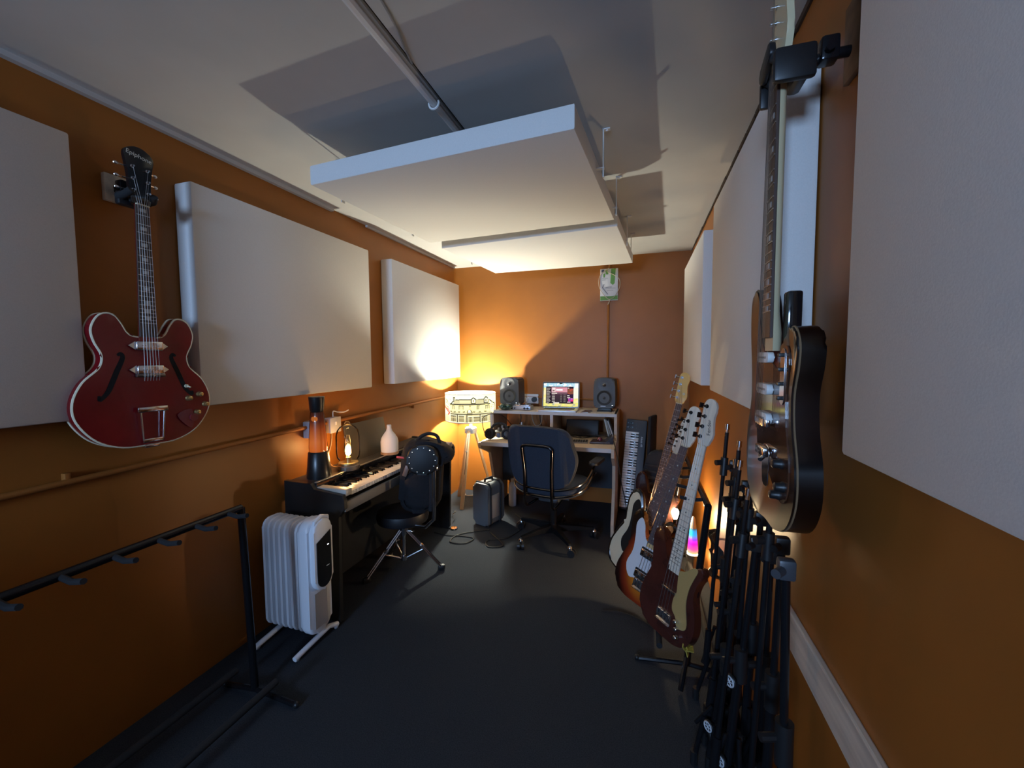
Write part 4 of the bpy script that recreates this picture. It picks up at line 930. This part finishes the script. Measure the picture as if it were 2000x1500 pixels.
g = G(); g.box((.045, -.03, .045), (.03, .02, .04), .006); g.obj('jack_box', M('blue_jack', (.10, .16, .30), .4), t)
tag(G().tube(spline([(-1.29, 3.47, .73), (-1.32, 3.42, .78), (-1.345, 3.44, .90), (-1.31, 3.55, .93), (-1.25, 3.70, .90), (-1.18, 3.78, .80)], 6, closed=False), .0035, 6).obj('headphone_cable', black_pl), 'black cable looping up left of the headphones', 'cable')
t = thing('synth_module', 'black synth module leaning back in the right shelf bay', 'synthesizer', (-.52, 3.86, dz), R(-3))
G().box((0, 0, .075), (.30, .05, .15), .008, Mx=XFORM((0, 0, 0), R(-12))).obj('case', M('module_black', (.012, .012, .015), .45), t)
G().box((0, -.03, .02), (.26, .015, .02), .004).obj('front_lip', black_pl, t)
t = thing('numeric_keypad', 'dark keypad lying on the right of the desktop', 'keyboard', (-.56, 3.56, dz), R(4))
G().prism(rrect(.26, .10, .008), 0, .012, .003, 2).obj('case', M('pad_alu', (.35, .35, .36), .4, metal=.4), t); k0 = None
for i in range(12):
    for j in range(4):
        if k0 is None: k0 = G().box((0, 0, 0), (.017, .018, .006), .001, seg=1).obj('key', key_m, t); k = k0
        else: k = copy_part(k0, t)
        k.location = (-.115+.021*i, -.034+.022*j, .014)
t = thing('trackball', 'dark reddish trackball pad on the right end of the desktop', 'trackball', (-.335, 3.60, dz), R(5))
G().prism([(-.085, -.07), (.085, -.07), (.07, .07), (-.06, .07)], 0, .018, .005, 2).obj('base', M('trackball_base', (.05, .022, .02), .35), t); G().sph((.0, .015, .022), .024, 18).obj('ball', M('ball_red', (.12, .02, .03), .12, coat=.6), t)
for k, (x, r, h, c) in enumerate(((-.275, -14, .17, (.6, .57, .5)), (-.255, -17, .165, (.35, .30, .26)), (-.235, -19, .16, (.55, .5, .46)))):
    o2 = G().box((0, 0, h/2), (.012, .14, h), .001, Mx=MX.Rotation(R(r), 4, 'Y')).obj('book', M('book_%d' % k, c, .6), loc=(x+.02*0, 3.90, dz+.003)); tag(o2, ['pale slim booklet, left one leaning in the right shelf bay', 'brown slim booklet, middle one leaning in the right shelf bay', 'grey slim booklet leaning nearest the right desk side'][k], 'book', 'booklets in the right shelf bay')
tag(G().box((0, 0, .055), (.012, .05, .11), .003).obj('white_adapter', M('adapter_white', (.75, .72, .68), .4), loc=(-1.10, 3.86, dz+.001)), 'upright white adapter in the left shelf bay', 'adapter')
t = tag(G().prism(rrect(.14, .09, .006), 0, .014, .002, 2).obj('small_tray', M('tray_wood', (.58, .40, .24), .5), loc=(-1.01, 3.80, dz+.001)), 'small pale wooden tray in the left shelf bay', 'tray'); G().prism(rrect(.11, .06, .004), .0141, .0146).obj('dark_inlay', black_pl, t, smooth=0)
cbm = [M('cable_black', (.012, .012, .012), .5), M('cable_pale', (.45, .36, .28), .5)]
for k, (pts, c, lb) in enumerate((([(-1.16, 3.98, .93), (-1.13, 3.93, .85), (-1.14, 3.90, .76), (-1.10, 3.88, .72)], 0, 'black cable hanging left in the left shelf bay'),
        ([(-1.04, 4.0, .93), (-1.02, 3.95, .84), (-.98, 3.92, .78), (-.93, 3.92, .80), (-.92, 3.94, .88), (-.94, 4.0, .92)], 1, 'pale cable looped in the left shelf bay'),
        ([(-.96, 4.03, .93), (-.95, 3.99, .82), (-.9, 3.95, .722), (-.83, 3.93, .718), (-.80, 3.97, .722)], 0, 'black cable lying near the shelf divider'),
        ([(-.6, 3.75, .725), (-.5, 3.70, .722), (-.42, 3.72, .735), (-.34, 3.73, .75), (-.25, 3.66, .745), (-.21, 3.5, .735), (-.165, 3.30, .62), (-.14, 3.32, .45), (-.11, 3.45, .25), (-.10, 3.55, .03)], 0, 'black cable running off the right of the desk past the keyboard'),
        ([(-.70, 3.66, .722), (-.62, 3.68, .735), (-.66, 3.72, .73), (-.55, 3.74, .732), (-.5, 3.69, .725)], 0, 'tangled black cable behind the keypad'))):
    tag(G().tube(spline(pts, 6, closed=False), .004, 6).obj('cable', cbm[c]), lb, 'cable')
t = thing('wedge_case', 'dark blue case standing at the right end of the shelf bay', 'case', (-.262, 3.60, dz+.0), R(10))
G().prism([(-.05, 0), (.035, 0), (.035, .07)], -.06, .06, .004, 2, Mx=frame((0, 0, 0), (0, 0, 1), (0, -1, 0))).obj('body', M('slate_case', (.02, .022, .035), .6), t)

# card on the back wall
cd = thing('wall_card', 'white card with green tape tied with string on the back wall', 'card', (-.306, 4.15, 1.975))
G().box((0, -.014, .155), (.165, .028, .30), .002).obj('card', M('card_white', (.62, .61, .62), .7), cd)
for pts in ([(.02, .30), (.062, .305), (.052, .165), (.035, .15), (.012, .17)], [(-.035, .285), (-.02, .30), (-.005, .275), (-.01, .25), (-.028, .252)], [(-.055, .255), (-.035, .265), (-.04, .225), (-.052, .225)], [(-.081, .008), (.081, .012), (.081, .05), (.02, .045), (-.081, .048)]):
    G().prism(pts, 0, .0012, Mx=frame((0, -.0285, 0), (0, 0, 1), (0, -1, 0))).obj('green_tape', M('green_tape', (.10, .25, .05), .6), cd, smooth=0)
ink = M('card_ink', (.06, .06, .07), .7)
G().box((-.058, -.0288, .285), (.026, .001, .026)).obj('printed_square', M('card_blue', (.05, .06, .12), .6), cd, smooth=0)
for a, b in (((-.045, .16), (-.062, .13)), ((-.062, .13), (-.012, .065)), ((-.035, .128), (.025, .132)), ((-.035, .118), (.06, .12)), ((-.02, .10), (.04, .10)), ((-.065, .215), (-.01, .215)), ((-.065, .2), (-.03, .2))):
    G().tube([(a[0], -.029, a[1]), (b[0], -.029, b[1])], .0022 if a[1] > .125 and b[1] < .14 else .0009, 4).obj('pen_mark', ink, cd)
G().tube(spline([(.0, -.03, .31), (-.07, -.032, .26), (-.095, -.033, .2), (-.085, -.033, .12), (-.03, -.034, .04), (.01, -.034, .015), (.06, -.033, .05), (.10, -.033, .13), (.095, -.033, .2), (.05, -.032, .24), (-.02, -.031, .28)], 5), .0028, 6).obj('string', M('jute_string', (.55, .46, .32), .8), cd)
G().tube(spline([(.01, -.034, .015), (.0, -.034, -.02), (-.012, -.034, -.035)], 4, closed=False), .004, 6).obj('string_tail', M('jute_string', 0), cd)

# ------------------------------------------------------------------ office chair
oc = thing('office_chair', 'navy office chair with chrome tube frame seen from behind at the desk', 'chair', (-.655, 3.20, 0), R(-11))
base_m = M('chair_black_alloy', (.03, .031, .034), .22, metal=.7)
G().lathe([(.035, .055), (.04, .075), (.036, .105), (.026, .115), (.026, .25), (.03, .25), (.03, .33)], 20).obj('gas_column', base_m, oc)
for k in range(5):
    a = R(18+72*k+11-3); d = V((math.cos(a), math.sin(a), 0)); n = V((-d.y, d.x, 0)); r_ = .315
    g = G(); A = d*.025+V((0, 0, .085)); B = d*r_+V((0, 0, .082)); rings = []
    for t_, wv, zt, zb in ((0, .026, .118, .062), (.5, .021, .108, .076), (1, .014, .094, .074)):
        p = A*(1-t_)+B*t_
        rings.append([g.bm.verts.new((p.x+n.x*s*wv, p.y+n.y*s*wv, z)) for s, z in ((-1, zb), (1, zb), (.8, zt), (-.8, zt))])
    for P_, Q_ in zip(rings, rings[1:]):
        for i in range(4): g.bm.faces.new((P_[i], P_[(i+1) % 4], Q_[(i+1) % 4], Q_[i]))
    g.bm.faces.new(rings[0]); g.bm.faces.new(rings[-1])
    lg = g.obj('base_leg', base_m, oc, smooth=30)
    g = G(); c0 = d*(r_+.004); g.cyl(c0+V((0, 0, .05)), c0+V((0, 0, .09)), .009, 10); g.sph(c0+V((0, 0, .058)), (.020, .020, .022), 12); cs = g.obj('caster', chrome, lg)
    g = G(); off = V((math.cos(a+.9), math.sin(a+.9), 0)); ax = V((-off.y, off.x, 0)); cc = c0+off*.014+V((0, 0, .028))
    for s in (-1, 1): g.cyl(cc+ax*s*.007, cc+ax*s*.026, .028, 16)
    g.obj('caster_wheel', black_pl, lg)
g = G(); g.box((0, .0, .345), (.17, .22, .04), .012); g.cyl((-.17, -.03, .345), (.14, -.03, .345), .009, 8); g.obj('tilt_mechanism', M('mech_grey', (.10, .105, .12), .4, metal=.5), oc)
g = G(); g.prism(sp2([(-.23, -.20), (0, -.235), (.23, -.20), (.26, 0), (.235, .20), (0, .235), (-.235, .2), (-.26, 0)], 5), .415, .475, .026, 3); g.obj('seat_cushion', navy, oc, smooth=60)
g = G(); rings = []
for j in range(5):
    zz = .385+.03*j/4; k_ = .80+.22*(j/4)**.6
    rings.append([g.bm.verts.new((.25*k_*math.cos(2*PI*i/32), .235*k_*math.sin(2*PI*i/32)-.02, zz)) for i in range(32)])
for P_, Q_ in zip(rings, rings[1:]):
    for i in range(32): g.bm.faces.new((P_[i], P_[(i+1) % 32], Q_[(i+1) % 32], Q_[i]))
g.bm.faces.new(rings[0][::-1]); g.bm.faces.new(rings[-1]); g.obj('seat_shell', M('shell_brown', (.10, .085, .08), .45), oc)
# back cushion: curved slab
bo = sp2([(-.235, .915), (-.10, .932), (.10, .932), (.225, .905), (.262, .80), (.285, .70), (.262, .60), (.215, .515), (.12, .475), (0, .465), (-.12, .475), (-.2, .515), (-.235, .60), (-.25, .75)], 5)
g = G(); g.prism(bo, 0, .065, .024, 4, Mx=frame((-.02, -.175, 0), (0, 0, 1), (0, -1, 0)))
bmesh.ops.triangulate(g.bm, faces=[f for f in g.bm.faces if len(f.verts) > 4])
for v in g.bm.verts: v.co.y += .35*(v.co.x+.02)**2 - .10*(v.co.z-.45)
g.obj('backrest', navy, oc, smooth=70)
g = G(); g.tube([(p[0]-.02, -.21+.35*p[0]**2-.10*(p[1]-.45), p[1]) for p in bo], .006, 6, closed=True); g.obj('back_piping', M('piping_dark', (.05, .042, .038), .6), oc)
fr = spline([(-.10, -.0, .335), (-.115, -.16, .325), (-.118, -.245, .335), (-.118, -.275, .40), (-.118, -.283, .60), (-.13, -.300, .76), (-.125, -.304, .785), (-.10, -.306, .80), (0, -.308, .803), (.08, -.306, .80), (.105, -.304, .785), (.11, -.300, .76), (.098, -.283, .60), (.098, -.275, .40), (.098, -.245, .335), (.095, -.16, .325), (.08, 0, .335)], 4, closed=False)
chair_tube = M('dark_chrome', (.09, .09, .10), .16, metal=1)
G().tube(fr, .0105, 10).obj('back_frame', chair_tube, oc)
for z, rr_ in ((.475, 0), (.425, .012)):
    hp = spline([(-.31, .10, z+.155-rr_*3), (-.315, .02, z+.12), (-.30, -.08, z+.06), (-.24, -.19, z+.02), (-.13, -.25, z), (0, -.262, z-.003), (.13, -.25, z), (.24, -.19, z+.02), (.30, -.08, z+.06), (.315, .02, z+.12), (.31, .10, z+.155-rr_*3)], 4, closed=False)
    G().tube(hp, .008, 8).obj('arm_hoop', chair_tube, oc)
for s in (-1, 1):
    G().prism(rrect(.07, .24, .03), .62, .645, .010, 3, Mx=MX.Translation((s*.315, .12, 0))).obj('arm_pad', M('arm_pad_black', (.02, .018, .017), .5), oc)

# ------------------------------------------------------------------ midi keyboard leaning on the back wall
P0, P1 = V((-.098, 3.90, .035)), V((-.035, 4.07, .85))
KL = (P1-P0).length
KF = frame(P0, P1-P0, (-.08, -1, .2))
kb = thing('midi_keyboard', 'dark keyboard standing on end against the back wall beside desk', 'keyboard', mat=KF)
kbm = M('keyboard_slate', (.045, .05, .062), .45)
G().prism(rrect(.185, KL, .012, 4, 0, KL/2), -.055, -.002, .006, 2).obj('case', kbm, kb)
k0 = None; n = 29; kh = (KL-.115-.02)/n
for i in range(n):
    if k0 is None: k0 = G().box((0, 0, 0), (.118, kh-.0014, .018), .002).obj('white_key', white_key, kb); k = k0
    else: k = copy_part(k0, kb)
    k.location = (-.030, .02+kh*(i+.5), .002)
b0 = None
for i in range(n-1):
    # low notes at the top end
    j = n-2-i
    if j % 7 in (2, 6): continue
    if b0 is None: b0 = G().box((0, 0, 0), (.074, .0105, .014), .002).obj('black_key', black_gl, kb); k = b0
    else: k = copy_part(b0, kb)
    k.location = (-.006, .02+kh*(i+1), .012)
for y in (KL-.035, KL-.075):
    g = G(); g.prism(rrect(.058, .016, .007), 0, .004, .001, 1, Mx=MX.Translation((-.055, y, -.003))); w_ = g.obj('wheel_slot', black_gl, kb); G().cyl((-.055, y-.005, 0), (-.055, y+.005, 0), .012, 14).obj('wheel', black_pl, w_)
for y in (KL-.03, KL-.05, KL-.078): G().cyl((.0, y, -.003), (.0, y, .004), .005, 10).obj('button', black_pl, kb)
text('maker_lettering', 'Alesis 49', .026, M('letter_white', (.75, .77, .8), .5), kb, XFORM((.058, KL-.20, -.0012), 0, 0, R(-90)))
# plinth under the keyboard and mains strip
tag(G().box((0, 0, .0165), (.10, .30, .033), .006).obj('power_strip', M('strip_white', (.6, .57, .6), .45), loc=(-.105, 3.40, 0.001)), 'white mains power strip on the floor beside the desk', 'power strip')
ps = bpy.data.objects['power_strip']
for k in range(3): G().box((0, -.09+.09*k, .05), (.045, .05, .035), .008).obj('plug', black_pl if k != 1 else white_pl, ps)
for k, (pts, c, lb) in enumerate((([(-.105, 3.30, .06), (-.13, 3.24, .03), (-.19, 3.22, .012), (-.16, 3.33, .008), (-.15, 3.6, .01)], 0, 'black flex coming out of the power strip'),
        ([(-.10, 3.40, .07), (-.06, 3.38, .10), (-.03, 3.42, .07), (-.05, 3.5, .012), (-.02, 3.7, .010)], 1, 'pale flex looping over the power strip'),
        ([(-1.62, 3.02, .006), (-1.50, 3.0, .006), (-1.36, 3.02, .006), (-1.26, 3.0, .006), (-1.3, 2.9, .006), (-1.42, 2.9, .006), (-1.40, 3.05, .006), (-1.2, 3.2, .006)], 0, 'thin black cable coiled on carpet beside the piano end'),
        ([(-1.18, 3.15, .006), (-1.05, 3.02, .006), (-1.0, 2.94, .006), (-1.1, 2.9, .006), (-1.14, 3.0, .006), (-1.0, 3.1, .006), (-.95, 3.4, .006), (-1.1, 3.6, .006)], 0, 'thin black cable coiled on carpet left of the chair'),
        ([(-1.76, 3.98, .01), (-1.72, 3.94, .01), (-1.55, 4.0, .012), (-1.45, 4.0, .01)], 1, 'pale cable on floor behind the tripod lamp'),
        ([(-1.64, 3.42, .01), (-1.62, 3.38, .03), (-1.585, 3.36, .06), (-1.57, 3.30, .09)], 1, 'short pale cable end by the far piano side'),
        ([(-.20, 2.32, .008), (-.10, 2.33, .012), (0, 2.30, .010), (.08, 2.24, .008)], 0, 'dark strap end on the carpet under the sunburst bass'))):
    tag(G().tube(spline(pts, 6, closed=False), .0045, 6).obj('cable', cbm[c]), lb, 'cable')
tag(G().lathe([(.02, 0), (.035, .004), (.03, .012), (.01, .014)], 18).obj('small_disc', chrome, loc=(-1.50, 3.14, 0)), 'small shiny round pedal switch on the carpet near the piano', 'pedal switch')

# ------------------------------------------------------------------ grey case and bottle by the desk
ca_ = thing('amp_case', 'grey hard case with black straps on the floor left of desk', 'case', (-1.265, 3.36, 0), R(-20))
G().prism(rrect(.17, .36, .035, 5, 0, .19), -.11, .11, .02, 3, Mx=frame((0, 0, 0), (0, 0, 1), (0, -1, 0))).obj('shell', M('case_grey', (.12, .13, .14), .5), ca_)
for y in (-.075, .055):
    g = G(); g.tube([(.086*sx_, y, z_) for sx_, z_ in ((-1, .03), (-1, .34), (-.8, .372), (.8, .372), (1, .34), (1, .03))], .009, 6); g.obj('strap', black_fab, ca_)
g = G(); g.tube([(0, -.05, .372), (0, -.045, .395), (0, .045, .395), (0, .05, .372)], .010, 8); g.obj('handle', black_pl, ca_)
G().box((.0865, -.01, .17), (.004, .10, .20), .001, Mx=None).obj('side_label', M('label_tan', (.34, .30, .26), .6), ca_)
for x in (-.06, .06):
    for y in (-.08, .08): G().cyl((x, y, 0), (x, y, .022), .014, 10).obj('foot', black_pl, ca_)
bo_ = thing('bottle', 'slim white bottle standing on the floor under the desk', 'bottle', (-1.19, 3.82, 0))
G().lathe([(.034, 0), (.037, .005), (.037, .19), (.030, .215), (.016, .235)], 24).obj('body', M('bottle_white', (.60, .64, .72), .45), bo_)
G().lathe([(.016, 0), (.017, .03), (.012, .034)], 16, c=(0, 0, .236)).obj('cap', M('cap_cream', (.7, .6, .45), .5), bo_)

# ------------------------------------------------------------------ microphone stands leaning by the right wall
def mic_stand(i, x, y, h, lx, ly, label, boom=True, legspread=.05, badge=False):
    t = thing('microphone_stand', label, 'microphone stand', (x, y, 0), 0, 'microphone stands by the right wall')
    top = V((lx, ly, h))
    G().tube([(0, 0, .06), top*.55+V((0, 0, .03))], .013, 10).obj('lower_tube', black_met, t)
    G().tube([top*.5, top], .009, 10).obj('upper_tube', black_met, t)
    m_ = top*.55
    g = G(); g.tube([m_+V((0, 0, -.03)), m_+V((0, 0, .07))], .019, 12); g.cyl(m_+V((-.018, 0, .03)), m_+V((-.05, -.01, .03)), .010, 8); g.obj('clutch', black_pl, t)
    for k in range(3):
        a = R(120*k+40*i); d = V((math.cos(a), math.sin(a), 0)); b = V((0, 0, .16)) + top*.05
        G().tube([b+d*.022, d*legspread+V((0, 0, .02)) + V((0, 0, 0))], .009, 8).obj('leg', black_met, t)
        q = d*legspread+V((0, 0, .02)); G().tube([q+V((0, 0, .03)), q+V((0, 0, -.018))], .013, 8).obj('rubber_foot', black_pl, t)
        g = G(); g.tube([top*.33+d*.02, b+d*.05+V((0, 0, -.04))], .007, 8); g.obj('brace', black_met, t)
    g = G(); g.cyl(top*.2+V((-.02, 0, 0)), top*.2+V((.02, 0, 0)), .022, 12); g.obj('hub', black_pl, t)
    g = G(); g.box(top*.985, (.034, .026, .045), .006); g.cyl(top*.985+V((-.012, -.012, 0)), top*.985+V((-.028, -.032, 0)), .010, 12); c = g.obj('boom_clutch', M('clutch_grey', (.05, .055, .065), .4) if i == 0 else black_pl, t)
    if boom:
        a0 = top+V((-.03, -.01, .12)); a1 = V((lx*.35-.05, ly*.4-.04, h*.32))
        G().tube([a0, a1], .0075, 8).obj('boom_arm', M('boom_satin', (.025, .026, .03), .22, metal=.7), t)
        g = G(); d = (a1-a0).normalized(); g.tube([a1-d*.02, a1+d*.12], .013, 10); g.obj('counterweight', black_met, t)
        g = G(); g.tube([a0, a0-d*.03], .006, 8); g.cyl(a0-d*.012, a0-d*.034, .009, 10); g.obj('thread_tip', chrome, t)
        g = G(); g.tube([a0+d*.10, a0+d*.17], .014, 10); g.cyl(a0+d*.12+V((-.01, 0, 0)), a0+d*.12+V((-.032, -.01, 0)), .011, 10); g.obj('mic_clip', black_pl, t)
    if badge:
        for z in badge:
            p = top*(z/h); g = G(); g.prism([(.020*math.cos(2*PI*k/18), .020*math.sin(2*PI*k/18)) for k in range(18)], 0, .010, .002, 1, Mx=frame(p+V((-.022, -.012, 0)), (0, 0, 1), (-.8, -.6, 0))); b = g.obj('brake_knob', black_pl, t)
            F = frame(p+V((-.0303, -.0182, 0)), (0, 0, 1), (-.8, -.6, 0)); g = G()
            g.tube([F @ V((.015*math.cos(2*PI*k/20), .015*math.sin(2*PI*k/20), 0)) for k in range(20)], .0025, 6, closed=True)
            for q in range(3): g.tube([F @ V((.013*math.cos(R(60*q)), .013*math.sin(R(60*q)), 0)), F @ V((-.013*math.cos(R(60*q)), -.013*math.sin(R(60*q)), 0))], .0016, 4)
            g.obj('white_emblem', M('emblem_white', (.55, .58, .62), .5), b)
    return t
mic_stand(0, .335, 1.06, 1.0, -.035, -.06, 'black microphone stand with grey clamp directly under the hanging guitar', boom=False, legspread=.07)
mic_stand(1, .30, 1.80, 1.02, .055, .02, 'tallest microphone stand, farthest of the cluster, boom up', legspread=.07)
mic_stand(2, .32, 1.66, .98, .05, .02, 'microphone stand second from the far end of cluster', legspread=.06)
mic_stand(3, .27, 1.56, .93, .085, .03, 'microphone stand with thin side arm in the middle of cluster', legspread=.06)
mic_stand(4, .33, 1.46, .95, .03, -.02, 'microphone stand against the wall behind the emblem knob stand', legspread=.05)
mic_stand(5, .25, 1.33, .90, .08, .03, 'microphone stand in front showing a lower white round emblem', legspread=.05, badge=(.22, .47))
mic_stand(6, .33, 1.22, .97, .02, -.02, 'microphone stand beside the pale timber rail', legspread=.06)
mic_stand(8, .33, 1.74, .90, .04, .0, 'microphone stand pressed against wall near far end of cluster', legspread=.04)
mic_stand(9, .29, 1.70, .84, .07, .02, 'lower microphone stand inside the far half of cluster', boom=False, legspread=.05)
mic_stand(10, .36, 1.38, .86, .015, .0, 'microphone stand squeezed between wall and the front stands', boom=False, legspread=.04)
mic_stand(7, .24, 1.50, .72, .08, .0, 'short folded microphone stand in front with a white emblem', boom=False, legspread=.05, badge=(.18,))
# coiled cable hooked behind the rack
g = G()
for k in range(6):
    r_ = .085+.004*k; g.tube([(.005*k*math.cos(j), r_*math.cos(2*PI*j/28), r_*1.15*math.sin(2*PI*j/28)+.004*k) for j in range(28)], .0055, 6, closed=True)
o2 = g.obj('cable_coil', black_pl, loc=(.372, 2.32, .40)); tag(o2, 'coiled black cable hanging by the wall behind the brown bass', 'cable')
g = G(); g.cyl((0, 0, 0), (-.045, 0, 0), .006, 8); g.obj('hook', chrome, loc=(XR, 2.32, .50)); tag(bpy.data.objects['hook'], 'small chrome wall hook holding the coiled cable', 'hook')
